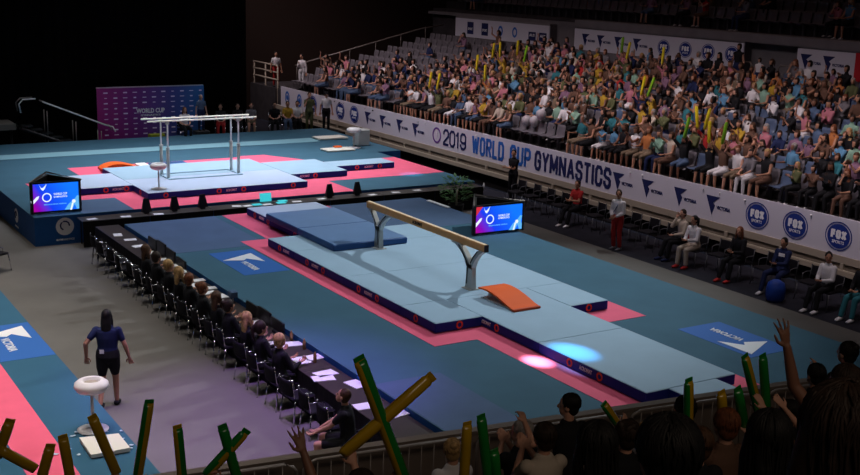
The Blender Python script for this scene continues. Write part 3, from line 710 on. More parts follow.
lp=thing('laptop','open laptop with a teal glowing lid among papers at the centre of the far tables','laptop',(.35,9.3,-.08))
obj('base',MB().bbox(-.18,-.12,.0,.18,.12,.018,.005),M['black'],lp)
obj('lid',MB().add([(-.18,.12,.018),(.18,.12,.018),(.18,.16,.26),(-.18,.16,.26),(-.18,.135,.018),(.18,.135,.018),(.18,.175,.26),(-.18,.175,.26)],[(0,1,2,3),(7,6,5,4),(0,4,5,1),(1,5,6,2),(2,6,7,3),(3,7,4,0)]),M['cyan'],lp)
for i,(x,y,rz) in enumerate(((-.05,9.15,.2),(.7,9.12,-.3),(.85,9.35,.4))):
    tag(obj('glowing_tablet',MB().xf(Matrix()).bbox(x-.13,y-.09,-.08,x+.13,y+.09,-.06,.004),M['cyan']),['teal lit tablet left of the laptop on the far tables','teal lit tablet at the front edge right of the laptop','teal lit tablet at the back right of the laptop'][i],'tablet')
def paper(x,y,z,rz,label,group,s=1.0,th=.006):
    c,s_=math.cos(rz),math.sin(rz); pts=[(x+c*a-s_*b,y+s_*a+c*b) for a,b in ((-.15*s,-.105*s),(.15*s,-.105*s),(.15*s,.105*s),(-.15*s,.105*s))]
    tag(obj('paper_stack',MB().prism(pts,z,z+th),M['paper']),label,'papers',group)
for k,(x,y) in enumerate(((-4.8,9.15),(-3.9,9.1),(-3.0,9.05),(-.65,9.2),(-.35,9.12),(.25,9.08),(1.2,9.12),(2.05,9.2),(3.75,9.15),(4.6,9.2),(5.4,9.25))):
    paper(x,y,-.08,random.uniform(-.3,.3),'white sheet of paper on the far tables, '+nth(k)+' from the left','papers on the far tables',.9)
JP=[(-4.72,7.1),(-4.6,6.45),(-4.62,5.7),(-4.55,4.95),(-4.6,4.2),(-4.55,3.55),(-4.5,3.0),(-4.6,2.55),(-4.45,2.1),(-4.62,1.75),(-4.45,1.4),(-4.6,1.05),(-4.45,.7),(-4.66,.3),(-4.6,-1.35),(-4.72,-2.75),(-4.45,-2.85),(-4.45,-3.7),(-4.72,-3.75),(-4.64,-4.55),(-4.78,-4.75),(-4.42,-5.25),(-4.75,-6.2),(-4.45,-6.7)]
for k,(x,y) in enumerate(JP):
    paper(x,y,-.1,random.uniform(-.25,.25)+(1.57 if k%3==0 else 0),'white paper stack on the judging line, '+nth(k)+' from its far end','papers on the judging line',1.0 if k<14 else 1.25,.012)
# black low screens on the judging line
for k,(y,h) in enumerate(((5.2,.30),(4.55,.34),(3.9,.30),(3.2,.24),(-.9,.26),(-1.5,.3),(-2.1,.26))):
    t=thing('desk_monitor','black flat monitor facing the judges, '+nth(k)+' from the far end of the judging line','monitor',(-4.43,y,-.1),0,'flat monitors on the judging line')
    obj('housing',MB().bbox(-.025,-.29,.04,.02,.29,h,.008),M['black'],t); obj('stand',MB().bbox(-.08,-.1,0,.06,.1,.05,.008),M['black'],t)
t=thing('desk_lamp','small blue-grey desk device standing on the judging line near the podium edge','desk device',(-4.42,.15,-.1))
obj('stand',MB().tube([(0,0,0),(0,0,.12)],.015,6),M['steel'],t); obj('head',MB().bbox(-.08,-.1,.12,.08,.1,.26,.02),M['slate'],t)
for k,(x,y) in enumerate(((-4.40,-3.2),(-4.55,-3.95),(-4.4,-2.65))):
    tag(obj('water_bottle',MB().lathe([(0,0),(.03,0),(.03,.14),(.012,.18),(.012,.2),(0,.2)],12,(x,y,-.1)),mat('amber_bottle',(.35,.2,.08),.2,.5)),'small bottle on the judging line, '+nth(k)+' of three near the papers','bottle','bottles on the judging line')

# ================================================================ chairs
def make_chair(label,group,fabric,legm):
    t=thing('chair',label,'chair',(0,0,0),0,group)
    obj('seat',MB().bbox(-.22,-.22,.42,.22,.22,.47,.02),fabric,t)
    m=MB(); n_=7; vs=[]
    for j in range(n_):
        z=.52+.27*j/(n_-1)
        for i in range(7):
            x=-.21+.42*i/6; y=-.235-.04*(1-(x/.21)**2)-.02*j/(n_-1)
            k=.92 if j in (0,n_-1) else 1
            vs.append((x*k,y,z))
    o=len(vs); vs+=[(x,y-.025,z) for x,y,z in vs]; fs=[]
    for j in range(n_-1):
        for i in range(6):
            a=j*7+i; fs+=[(a,a+7,a+8,a+1),(a+o,a+1+o,a+8+o,a+7+o)]
    for i in range(6): fs+=[(i,i+1,i+1+o,i+o),((n_-1)*7+i,(n_-1)*7+i+o,(n_-1)*7+i+1+o,(n_-1)*7+i+1)]
    for j in range(n_-1): a=7*j; b=7*j+6; fs+=[(a,a+o,a+7+o,a+7),(b,b+7,b+7+o,b+o)]
    m.add(vs,fs,0,True); obj('backrest',m,fabric,t)
    for s_ in (-1,1):
        obj('leg',MB().tube([(s_*.2,.2,.42),(s_*.225,.25,0)],.012,8),legm,t)
        obj('leg',MB().tube([(s_*.2,-.2,.42),(s_*.225,-.25,0)],.012,8),legm,t)
        obj('back_post',MB().tube([(s_*.2,-.2,.44),(s_*.205,-.235,.62),(s_*.2,-.26,.80)],.012,8),legm,t)
    for s_ in (-1,1): obj('armrest',MB().tube([(s_*.215,-.235,.64),(s_*.225,-.10,.645),(s_*.222,.02,.62),(s_*.21,.04,.46)],.010,8),legm,t)
    for s_ in (-1,1): obj('back_cap',MB().lathe([(0,-.02),(.02,-.01),(.022,.01),(0,.02)],10,(s_*.2,-.262,.80)),M['chrome'],t)
    return t
blackfab=mat('black_chair_fabric',(.010,.009,.012),.85,.15)
ch0=make_chair('x','black chairs along the judging line',blackfab,M['chrome']); used=[0]
def place_chair(x,y,rz,label,group,src=ch0):
    if src is ch0 and not used[0]: c=ch0; used[0]=1
    else: c=copy_tree(src)
    c.location=(x,y,FZ); c.rotation_euler=(0,0,rz); c['label']=label; c['group']=group; return c
JUDGE_Y=[3.25,2.55,1.75,1.1,.5,-.25,-1.0,-1.62,-2.5,-3.15,-3.95]
CH_Y=[6.95,6.25,5.45,4.75,4.0]+JUDGE_Y+[-4.65,-5.35,-6.05]
for k,y in enumerate(CH_Y):
    emp = y not in JUDGE_Y
    place_chair(-5.15+random.uniform(-.03,.03),y,-R(90)+random.uniform(-.12,.12),('empty ' if emp else 'occupied ')+'black chair with chrome legs, '+nth(k)+' from the far end of the judging line','black chairs along the judging line')
place_chair(-5.42,-7.0,R(50),'black chair under the person in shorts at the near end of the judging line','black chairs along the judging line')
place_chair(-7.62,7.45,R(-60),'black chair cut off by the left edge of the photo, on the open floor','loose chair on the floor')
dk=MATS.get('x') or mat('dull_grey_tube',(.10,.10,.11),.5,.4)
ch1=copy_tree(ch0)
for c_ in ch1.children:
    if c_.name.split('.')[0] in ('leg','back_post','armrest','back_cap'):
        c_.data=c_.data.copy(); c_.data.materials[0]=dk
RC=[(9.05,9.0),(9.05,8.2),(9.0,7.4),(9.0,6.6),(9.0,5.75),(9.0,4.9),(9.0,4.1),(8.98,3.3),(8.95,2.5),(8.9,1.7),(8.85,.98),(8.62,.28),(8.8,-.4),(8.7,-1.25),(8.85,-1.95),(8.75,-2.62),(8.8,-3.4),(8.55,-4.15),(8.75,-4.95)]
for k,(x,y) in enumerate(RC):
    place_chair(x,y,R(90)+random.uniform(-.1,.1),'dull-legged black chair below the banner wall, '+nth(k)+' from the far end','chairs below the banner wall',ch1)
for o in [ch1]+list(ch1.children): bpy.data.objects.remove(o)
tag(obj('kit_bag',MB().lathe([(.0,0),(.17,0),(.22,.08),(.23,.3),(.19,.45),(.08,.52),(0,.52)],16,(7.98,-3.1,FZ)),M['bluebag']),'royal blue kit bag on the floor at the feet of the man in navy','bag')
tag(obj('water_bottle',MB().lathe([(0,0),(.035,0),(.035,.17),(.014,.21),(.014,.24),(0,.24)],12,(9.6,11.7,FZ)),M['white']),'white bottle on the floor below the word CUP','bottle')

# ================================================================ barriers along the near parapet
def barrier(a0,a1,label):
    base=near((a0+a1)/2,.14,.302); t=thing('crowd_barrier',label,'barrier',base,NROT,'steel barriers in front of the near crowd')
    h=(a1-a0)/2-.03; fr=MB().tube([(-h,0,.12),(-h,0,.9),(-h+.04,0,.96),(-h+.14,0,1.00),(h-.14,0,1.00),(h-.04,0,.96),(h,0,.9),(h,0,.12)],.021,10)
    fr.tube([(-h,0,.18),(h,0,.18)],.018,8); obj('frame',fr,M['galv'],t)
    n_=int(2*h/.148)
    for k in range(1,n_): x=-h+2*h*k/n_; obj('bar',MB().tube([(x,0,.18),(x,0,1.00)],.0085,6),M['galv'],t)
    for x in (-h+.1,h-.1): obj('foot',MB().bbox(x-.03,-.10,0,x+.03,.10,.02,.004),M['galv'],t); obj('foot_post',MB().tube([(x,0,.02),(x,0,.18)],.015,6),M['galv'],t)
for k,a0 in enumerate((-14.4,-12.25,-10.1,-7.95,-5.8,-3.65,-1.5,.65)):
    barrier(a0,a0+2.12,'grey steel crowd barrier, '+nth(k)+' section from the left along the parapet before the near crowd')

# ================================================================ people
def bone_prims(P):
    """skeleton as tapered limbs: list of (tag, kind, data); feet on z=0, facing +Y"""
    out=[]; sit=P.get('pose','sit')=='sit'; lean=P.get('lean',.02); wd=P.get('width',1.0)
    hz=.56 if sit else .93
    up=Vector((0,lean*1.0,1)).normalized()
    pel=Vector((0,0,hz)); chest=pel+up*.30; sh=pel+up*(.475 if sit else .46); neck=sh+up*.06; 
    hc=neck+up*.135+Vector((0,.02,0)); P['hc']=hc
    L=lambda tag_,pts,rads: out.append((tag_,'l',(pts,[(r,r) if not isinstance(r,tuple) else r for r in rads])))
    Eh=lambda tag_,c,r,rot=None: out.append((tag_,'e',(c,r,rot)))
    L('torso',[pel+up*.02,pel+up*.14,chest,pel+up*.40,pel+up*.445,sh+up*.012],[(.155*wd,.115),(.135*wd,.10),(.155*wd,.11),(.168*wd,.10),(.150*wd,.085),(.085*wd,.062)])
    L('hips',[pel-up*.03,pel+up*.06],[(.17*wd,.13),(.16*wd,.115)])
    L('neck',[sh-up*.02,neck+up*.07],[.058,.052])
    yaw=P.get('yaw',0); pit=P.get('pitch',0); rot=Matrix.Rotation(yaw,3,'Z')@Matrix.Rotation(-pit,3,'X'); P['hrot']=rot
    hd=lambda v: hc+rot@Vector(v)
    Eh('head',hd((0,-.008,.02)),(.076,.094,.10),rot); Eh('head',hd((0,.028,-.045)),(.056,.058,.068),rot)
    Eh('head',hd((0,.093,-.012)),(.012,.018,.022),rot)
    for s in (-1,1): Eh('head',hd((s*.077,-.005,-.01)),(.012,.022,.032),rot)
    # legs
    lspread=P.get('spread',.11)
    for s in (-1,1):
        hip=pel+Vector((s*.09,0,-.02))
        if sit:
            kn=Vector((s*lspread,.44,.50)) if not P.get('low') else Vector((s*lspread,.40,.52)); an=Vector((s*(lspread+.01),.42+P.get('feet',0)+ (.06 if s>0 else 0),.09))
        else:
            ph=P.get('stride',0)*s; kn=Vector((s*.095,.03+ph*.22,.50)); an=Vector((s*.10,-.02+ph*.38-(.08 if ph<0 else 0),.09+(.05 if ph<0 else 0)))
        P.setdefault('an',{})[s]=an
        L('thigh',[hip,hip.lerp(kn,.5),kn],[.088*wd,.075*wd,.056]); L('shin',[kn,kn.lerp(an,.35),an],[.055,.052,.036])
        L('foot',[an+Vector((0,-.03,-.04)),an+Vector((0,.06,-.05)),an+Vector((0,.15,-.062))],[(.038,.035),(.042,.032),(.034,.02)])
    # arms
    hands=P.get('hands',{})
    for s in (-1,1):
        S=sh+Vector((s*.158*wd,0,-.040)); T=hands.get(s)
        if T is None: T=Vector((s*.09,.34,.68)) if sit else Vector((s*.27,.04,.83))
        T=Vector(T); l1,l2=.28,.25; d=T-S; dd=d.length
        if dd>l1+l2-.005: T=S+d*((l1+l2-.005)/dd); d=T-S; dd=d.length
        a=(l1*l1-l2*l2+dd*dd)/(2*dd); h=math.sqrt(max(0,l1*l1-a*a)); dn=d.normalized()
        pole=Vector(P.get('pole',(s*.5,-.3,-1))); pole.x=abs(pole.x)*s
        pv=(pole-dn*pole.dot(dn)).normalized(); Eb=S+dn*a+pv*h
        Eh('shoulder',S,(.053*wd,.054,.053)); 
        L('uparm',[S,S.lerp(Eb,.5),Eb],[.052,.046,.04]); L('forearm',[Eb,Eb.lerp(T,.35),T],[.040,.037,.026])
        out.append(('hand','h',(T,(T-Eb).normalized(),s,P.get('grip',{}).get(s,'relaxed'))))
    return out
def hand_prims(T,d,s,pose):
    """palm, four unequal fingers and a thumb leaving the side of the palm"""
    out=[]; gx=Vector((0,1,0)) if abs(d.y)<.8 else Vector((0,0,1))
    n=(gx-d*gx.dot(d)).normalized()          # palm faces n
    sd=d.cross(n).normalized()*(1 if s>0 else -1)
    if pose=='open': n=n
    palm=[T+d*.005,T+d*.045,T+d*.085]
    out.append(('l',(palm,[(.024,.017),(.036,.015),(.037,.013)],sd)))
    curl={'open':.10,'relaxed':.45,'grip':1.35,'clap':.12}[pose]; fan={'open':.20,'relaxed':.05,'grip':0,'clap':.06}[pose]
    for i,(o,ln) in enumerate(((-.030,.070),(-.010,.078),(.011,.073),(.030,.058))):
        p=T+d*.085+sd*o; ang=0; pts=[p-d*.02,p]; dr=(d+sd*(fan*(i-1.5))).normalized()
        for k,f in enumerate((.45,.32,.23)):
            ang+=curl*(.75 if k==0 else 1); q=dr*math.cos(ang)+n*math.sin(ang); p=p+q*ln*f*1.25; pts.append(p)
        out.append(('l',(pts,[(.0095,.0095),(.0095,.0095),(.009,.009),(.008,.008),(.0065,.0065)],None)))
    b=T+d*.02-sd*.028; o1=(d*.6-sd*.75+n*(.15 if pose!='grip' else .6)).normalized(); o2=(d*.9-sd*.2+n*(.1 if pose!='grip' else .9)).normalized()
    out.append(('l',([b,b+o1*.035,b+o1*.035+o2*.03,b+o1*.035+o2*.052],[(.013,.013),(.0115,.0115),(.0095,.0095),(.0075,.0075)],None)))
    return out
def geo(tagkind, data, grow=0, seg=10):
    if tagkind=='l':
        pts,r=data[0],data[1]; 
        return loft_geo(pts,[(a+grow,b+grow) for a,b in r],seg)
    c,r,rot=data; return ellip_geo(c,tuple(x+grow for x in r),rot)
def remesh(vs_fs, voxel, name='body'):
    v=[];f=[]
    for a,b in vs_fs: o=len(v); v+=a; f+=[tuple(i+o for i in q) for q in b]
    me=bpy.data.meshes.new(name); me.from_pydata(v,[],f); o=bpy.data.objects.new(name,me); C.objects.link(o)
    m=o.modifiers.new('r','REMESH'); m.mode='VOXEL'; m.voxel_size=voxel; m.use_smooth_shade=True
    s=o.modifiers.new('s','SMOOTH'); s.factor=.5; s.iterations=2 if voxel>.012 else 3
    dg=bpy.context.evaluated_depsgraph_get(); out=bpy.data.meshes.new_from_object(o.evaluated_get(dg))
    bpy.data.objects.remove(o); bpy.data.meshes.remove(me); out.name=name
    out.polygons.foreach_set('use_smooth',[True]*len(out.polygons)); return out
def strand_geo(P,style,seed):
    """locks of hair lying over the cap of hair, from the crown down"""
    q=random.Random(seed); hc,rot=P['hc'],P['hrot']; vol=1+P.get('vol',0); g=[]
    for k in range(150):
        a=q.uniform(0,6.283); front=math.sin(a)>.55
        n_=6; pts=[]; t0=q.uniform(.1,.9); t1=q.uniform(1.5,2.0) if not front else q.uniform(1.0,1.25)
        for i in range(n_):
            th=t0+(t1-t0)*i/(n_-1); aa=a+q.uniform(-.07,.07)+.25*(i/n_)*math.sin(k)
            v=Vector((.0885*math.sin(th)*math.cos(aa),-.030+.100*math.sin(th)*math.sin(aa),.034+.099*math.cos(th)))
            pts.append(hc+rot@(v*vol))
        if style=='long' and not front and q.random()<.6:
            for i in range(4): pts.append(pts[-1]+rot@Vector((q.uniform(-.008,.008),-.008,-.055)))
        m=len(pts); g.append(loft_geo(pts,[(.0085*(1-.55*i/(m-1)),.0045) for i in range(m)],5))
    return g
def hair_geo(P, style):
    hc,rot=P['hc'],P['hrot']; hd=lambda v: hc+rot@Vector(v); g=[]
    g.append(ellip_geo(hd((0,-.024,.034)),(.087,.098,.098),rot,14,10))
    g.append(ellip_geo(hd((0,-.05,-.015)),(.080,.065,.085),rot,14,10))
    if style=='long':
        g.append(loft_geo([hd((0,-.06,.0)),hd((0,-.085,-.10)),hd((0,-.10,-.20)),hd((0,-.10,-.29))],[(.085,.05),(.092,.045),(.085,.035),(.06,.022)],12))
        for s in (-1,1): g.append(loft_geo([hd((s*.07,-.01,.02)),hd((s*.082,.0,-.08)),hd((s*.085,.0,-.2))],[(.022,.035),(.022,.035),(.015,.025)],8))
    if style=='pony': g.append(loft_geo([hd((0,-.10,.06)),hd((0,-.15,.03)),hd((0,-.16,-.08)),hd((0,-.145,-.19))],[(.03,.03),(.038,.034),(.035,.028),(.015,.012)],8))
    if style=='bun': g.append(ellip_geo(hd((0,-.10,.085)),(.045,.042,.042),rot))
    if style=='messy':
        for k in range(9): a=k*.7; g.append(ellip_geo(hd((.06*math.cos(a),-.04+.05*math.sin(a),.085+.02*math.sin(3*a))),(.035,.035,.035),rot,8,6))
    return g
TOPTAGS={'torso','shoulder','hips0'}
def figure(label,loc,rz,P,skin=0,hair='dark brown',style='short',top='black',bottom='black',sleeve='short',legs='trousers',scale=1,voxel=.013,face=True,shoe='black',group=None,cap=None,vis=True,cat='person'):
    pr=bone_prims(P); body=[]; shirt=[]; trous=[]; shoes=[]; seg=10 if voxel>.009 else 14; handg=[]
    for t,k,d in pr:
        if k=='h':
            for kk,dd in hand_prims(*d):
                g_=loft_geo(dd[0],dd[1],8 if voxel<.009 else 6); (body if voxel<.009 else handg).append(g_)
            continue
        body.append(geo(k,d,0,seg)); cl=.013
        if t in('torso','shoulder'): shirt.append(geo(k,d,cl,seg))
        if t=='uparm' and sleeve!='none': 
            pts,r=d; q=pts if sleeve=='long' else [pts[0],pts[1],pts[1].lerp(pts[2],.2)]; shirt.append(loft_geo(q,[(a+cl,b+cl) for a,b in r[:len(q)]],seg))
        if t=='forearm' and sleeve=='long': pts,r=d; shirt.append(loft_geo([pts[0],pts[1],pts[1].lerp(pts[2],.85)],[(a+cl*.9,b+cl*.9) for a,b in r],seg))
        if t=='hips': trous.append(geo(k,d,cl,seg)); 
        if t=='thigh': 
            pts,r=d; q=pts if legs=='trousers' else [pts[0],pts[1],pts[1].lerp(pts[2],.6)]; trous.append(loft_geo(q,[(a+cl,b+cl) for a,b in r[:len(q)]],seg))
        if t=='shin' and legs=='trousers': pts,r=d; trous.append(loft_geo([pts[0],pts[1],pts[1].lerp(pts[2],.9)],[(r[0][0]+cl,)*2,(r[1][0]+cl,)*2,(r[2][0]+.02,)*2],seg))
        if t=='foot': shoes.append(loft_geo(d[0],[(a+.012,b+.01) for a,b in d[1]],seg))
    me=remesh(body,voxel,'person')
    if handg:
        b=bmesh.new(); b.from_mesh(me)
        for vs,fs in handg:
            vv=[b.verts.new(v) for v in vs]
            for f in fs:
                try: b.faces.new([vv[i] for i in f]).smooth=True
                except ValueError: pass
        b.to_mesh(me); b.free()
    me.materials.append(SK[skin])
    o=bpy.data.objects.new('person',me); C.objects.link(o); o.location=loc; o.rotation_euler=(0,0,rz); o.scale=(scale,)*3
    tag(o,label,cat,group)
    def part(n_,g,m,vx):
        q=remesh(g,vx,n_); q.materials.append(m); c=bpy.data.objects.new(n_,q); C.objects.link(c); c.parent=o; return c
    v2=max(voxel,.010)
    sh_=part('shirt',shirt,CL[top] if isinstance(top,str) else top,v2); part('shorts' if legs!='trousers' else 'trousers',trous,CL[bottom],v2)
    for k in (0,1): part('shoe',[shoes[k]],CL[shoe],v2)
    hg=hair_geo(P,style)
    if P.get('vol'): c0=P['hc']; hg=[([tuple(c0+(Vector(v)-c0)*(1+P['vol'])) for v in vs],fs) for vs,fs in hg]
    ho=part('hair',hg,HAIR[hair],max(voxel,.009))
    if voxel<.009:
        b=bmesh.new(); b.from_mesh(ho.data)
        for vs,fs in strand_geo(P,style,len(label)):
            vv=[b.verts.new(v) for v in vs]
            for f in fs: b.faces.new([vv[i] for i in f]).smooth=True
        b.to_mesh(ho.data); b.free()
    hd=lambda v: P['hc']+P['hrot']@Vector(v)
    if cap:
        g=[ellip_geo(hd((0,-.016,.055)),(.095,.108,.088),P['hrot'],16,10),loft_geo([hd((0,.07,.06)),hd((0,.12,.055)),hd((0,.16,.045))],[(.07,.012),(.065,.01),(.04,.008)],12)]
        part('cap',g,CL[cap],max(voxel,.009))
    if face:
        for s in (-1,1): 
            vs,fs=ellip_geo(hd((s*.03,.080,.005)),(.013,.010,.009),P['hrot'],8,6); obj('eye',MB().add(vs,fs,0,True),M['eye'],o)
        vs,fs=ellip_geo(hd((0,.080,-.06)),(.022,.009,.007),P['hrot'],8,6); obj('mouth',MB().add(vs,fs,0,True),M['lip'],o)
    return o
V=Vector
LAP={}; CLAP={-1:(-.035,.33,1.0),1:(.035,.33,1.0)}; DESK={-1:(-.14,.42,.80),1:(.14,.42,.80)}
def sitp(**k): d=dict(pose='sit',hands={},lean=.04); d.update(k); return d

# the woman walking
wp=dict(pose='stand',stride=.34,lean=.02,width=1.12,hands={-1:(-.34,-.06,.90),1:(.34,.08,.84)},pole=(.6,-.5,-.4))
W_=figure('woman in navy t-shirt and black knee-length shorts walking away, with a ponytail',(-7.80,-2.62,FZ),R(-28),wp,1,'black','long','navy','black',scale=1.02,legs='shorts',voxel=.009)
obj('tag',MB().bbox(-.10,-.152,.99,-.03,-.146,1.06,.002),M['paper'],W_)
# judges, seen from behind, facing the podium
JH=['brown','dark brown','blonde','blonde','auburn','auburn','brown','dark brown','blonde','dark brown','blonde']
JS=['long','short','short','long','short','bun','long','bun','long','pony','short']
JT=['with long light brown hair','with short dark brown hair, beside papers','with short sandy hair','with long blonde hair','with short reddish hair, leaning to the papers','with a reddish bun beside the papers','with long brown hair beside the desk device','with a dark bun near the black monitors','with long blonde hair near the black monitors','with a dark ponytail, head turned right','with short blonde hair, last before the empty chairs']
for k,y in enumerate(JUDGE_Y):
    P=sitp(vol=.16,lean=.0,hands={-1:(-.16,.32,.80),1:(.14,.34,.80)},yaw=random.uniform(-.5,.5),pitch=-.15)
    figure('judge in black '+JT[k],(-5.22,y,FZ),-R(90)+random.uniform(-.15,.15),P,k%3==1,JH[k] if JH[k]!='brown' else 'brown',JS[k],'black','black',sleeve='long',voxel=.014,scale=.98,face=False,group='judges at the judging line')
figure('person in black shirt and shorts leaning forward at the near end of the judging line',(-5.45,-6.97,FZ),R(50),sitp(lean=.12,hands={-1:(-.1,.48,.66),1:(.1,.50,.62)},pitch=-.4,spread=.16),0,'brown','short','black','black',legs='shorts',voxel=.012,scale=1.02)
# officials and gymnasts below the banner wall
off=[
 ('person in red polo and black trousers seated below the last letters of GYMNASTICS',(8.98,5.72),R(100),sitp(hands={-1:(-.03,.36,.78),1:(.03,.38,.76)},yaw=.2,feet=.12),1,'dark brown','short','red','black','short','trousers','white',None),
 ('person seated in white and black tracksuit top and black trousers, hand at the face',(8.85,1.02),R(80),sitp(hands={1:(.05,.18,1.12),-1:(-.1,.34,.7)},yaw=.3,feet=.1),0,'dark brown','short','cream','black','long','trousers','navy',None),
 ('person seated in white and red jacket, cream trousers and red shoes',(8.60,.30),R(95),sitp(lean=.1,hands={-1:(-.06,.36,.74),1:(.06,.34,.72)},yaw=-.1),1,'black','pony','white','cream','long','trousers','red',None),
 ('person in all black with red shoes seated beside an empty chair',(8.68,-1.22),R(95),sitp(lean=.08,hands={-1:(-.06,.34,.74),1:(.06,.34,.76)},yaw=.2,feet=.1),1,'auburn','long','black','black','long','trousers','red',None),
 ('man in navy jacket with white chest print, hands clasped, beside a blue bag',(8.72,-2.60),R(100),sitp(hands={-1:(-.03,.36,.76),1:(.03,.36,.76)},spread=.18,feet=.08),1,'black','short','navy','navy','long','trousers','white',None),
 ('person in white jacket and black trousers seated near the right edge, head turned aside',(8.52,-4.12),R(95),sitp(hands={-1:(-.05,.3,.72),1:(.05,.32,.72)},yaw=.6,feet=.1),1,'black','bun','white','black','long','trousers','white',None),
 ('person in teal trousers seated at the right edge of the photo',(8.7,-4.98),R(95),sitp(feet=.1),1,'black','short','black','teal','long','trousers','white',None)]
for l,(x,y),rz,P,sk,h,st_,tp,bt,sl_,lg,sho,cp in off:
    o=figure(l,(x,y,FZ),rz,P,sk,h,st_,tp,bt,sleeve=sl_,legs=lg,shoe=sho,voxel=.013,scale=1.02)
    if 'chest print' in l: obj('chest_print',MB().bbox(-.10,.118,.90,.06,.128,.98,.002),M['paper'],o)
    if 'red jacket' in l:
        for s in (-1,1): obj('red_panel',MB().bbox(s*.13-.03,.09,.70,s*.13+.03,.115,.98,.004),CL['red'],o)
o=figure('gymnast standing in white jacket and red trousers below the banner wall',(7.92,2.62,FZ),R(105),dict(pose='stand',lean=.0,hands={-1:(-.06,.20,.98),1:(.08,.20,.98)},yaw=.5),1,'dark brown','pony','white','red',sleeve='long',shoe='grey',voxel=.012,scale=1.0)
obj('lanyard',MB().tube([(-.07,.08,1.36),(-.02,.125,1.22),(.06,.135,1.08)],.012,6),M['navyprint'],o)
figure('person in black with folded arms standing in front of the word CUP',(9.3,9.55,FZ),R(100),dict(pose='stand',lean=0,hands={-1:(.12,.20,1.12),1:(-.12,.22,1.14)},yaw=.6),1,'black','short','black','black',voxel=.013,scale=1.02)
# people beyond the far podium
bk=[('person in red trousers sitting behind the right ends of the parallel bars',4.5,'black','red','dark brown','sit'),
 ('person in black sitting second from the left behind the parallel bars',5.25,'black','black','black','sit'),
 ('person in grey top and shorts sitting right of the parallel bars',5.85,'grey','khaki','brown','sit'),
 ('person in black leaning forward in the group beyond the far podium',6.9,'black','black','dark brown','sit'),
 ('person in yellow top in the group beyond the far podium',7.5,'yellow','denim','brown','sit'),
 ('person in white top beside the yellow top beyond the far podium',7.95,'white','black','black','sit'),
 ('person in dark green top and trousers beyond the far podium',8.45,'olive','olive','brown','stand'),
 ('person in white shirt and black cap standing under the round badges',9.25,'white','black','black','stand')]
for l,x,tp,bt,h,ps in bk:
    P=sitp(lean=.15 if 'leaning' in l else .05) if ps=='sit' else dict(pose='stand',lean=0,hands={})
    if 'green' in l: P['hands']={1:(.12,.15,1.35)}
    figure(l,(x,23.55 if ps=='sit' else 23.4,-.25),R(180-20),P,0,h,'short',tp,bt,legs='shorts' if 'shorts' in l else 'trousers',voxel=.02,face=False,cap='black' if 'cap' in l else None,scale=1.0)
    if ps=='sit':
        c=place_chair(x,23.6,R(160),'dark chair under the '+l[:50].replace('person in ','person in '),'chairs beyond the far podium')
        c.location.z=-.25; c['label']='dark chair holding the '+' '.join(l.replace('person in ','').split()[:6])+' person'
figure('man in blue standing before the right end of the purple backdrop',(3.5,23.1,.1),R(180),dict(pose='stand',lean=0,hands={}),0,'grey','short','denim','navy',voxel=.02,face=False,scale=.85)
tag(obj('dark_riser',MB().bbox(3.2,22.9,-.25,3.8,23.3,.1,.02),M['black']),'dark riser under the man in blue at the backdrop','riser')
figure('person in black and white sitting low before the purple backdrop',(2.75,23.0,-.25),R(180),sitp(lean=.1),0,'auburn','long','white','black',voxel=.02,face=False)
place_chair(2.75,23.05,R(180),'dark chair of the person sitting low before the purple backdrop','chairs beyond the far podium').location.z=-.25
tag(obj('bench_table',MB().bbox(1.35,22.95,FZ,1.95,23.3,.05,.01),mat('lime_trim',(.25,.28,.02),.6,.2)),'small low table with a lime edge before the backdrop','table')
figure('person in white top and red trousers standing at the left end of the banner wall',(10.25,30.9,.9),R(170),dict(pose='stand',lean=0,hands={}),1,'black','short','white','red',voxel=.02,face=False)
figure('person all in white standing on the lower grandstand above the round badges',(10.75,29.0,Z0),R(120),dict(pose='stand',lean=.05,hands={1:(.05,.2,1.25)}),1,'black','short','white','white',sleeve='long',voxel=.02,face=False)

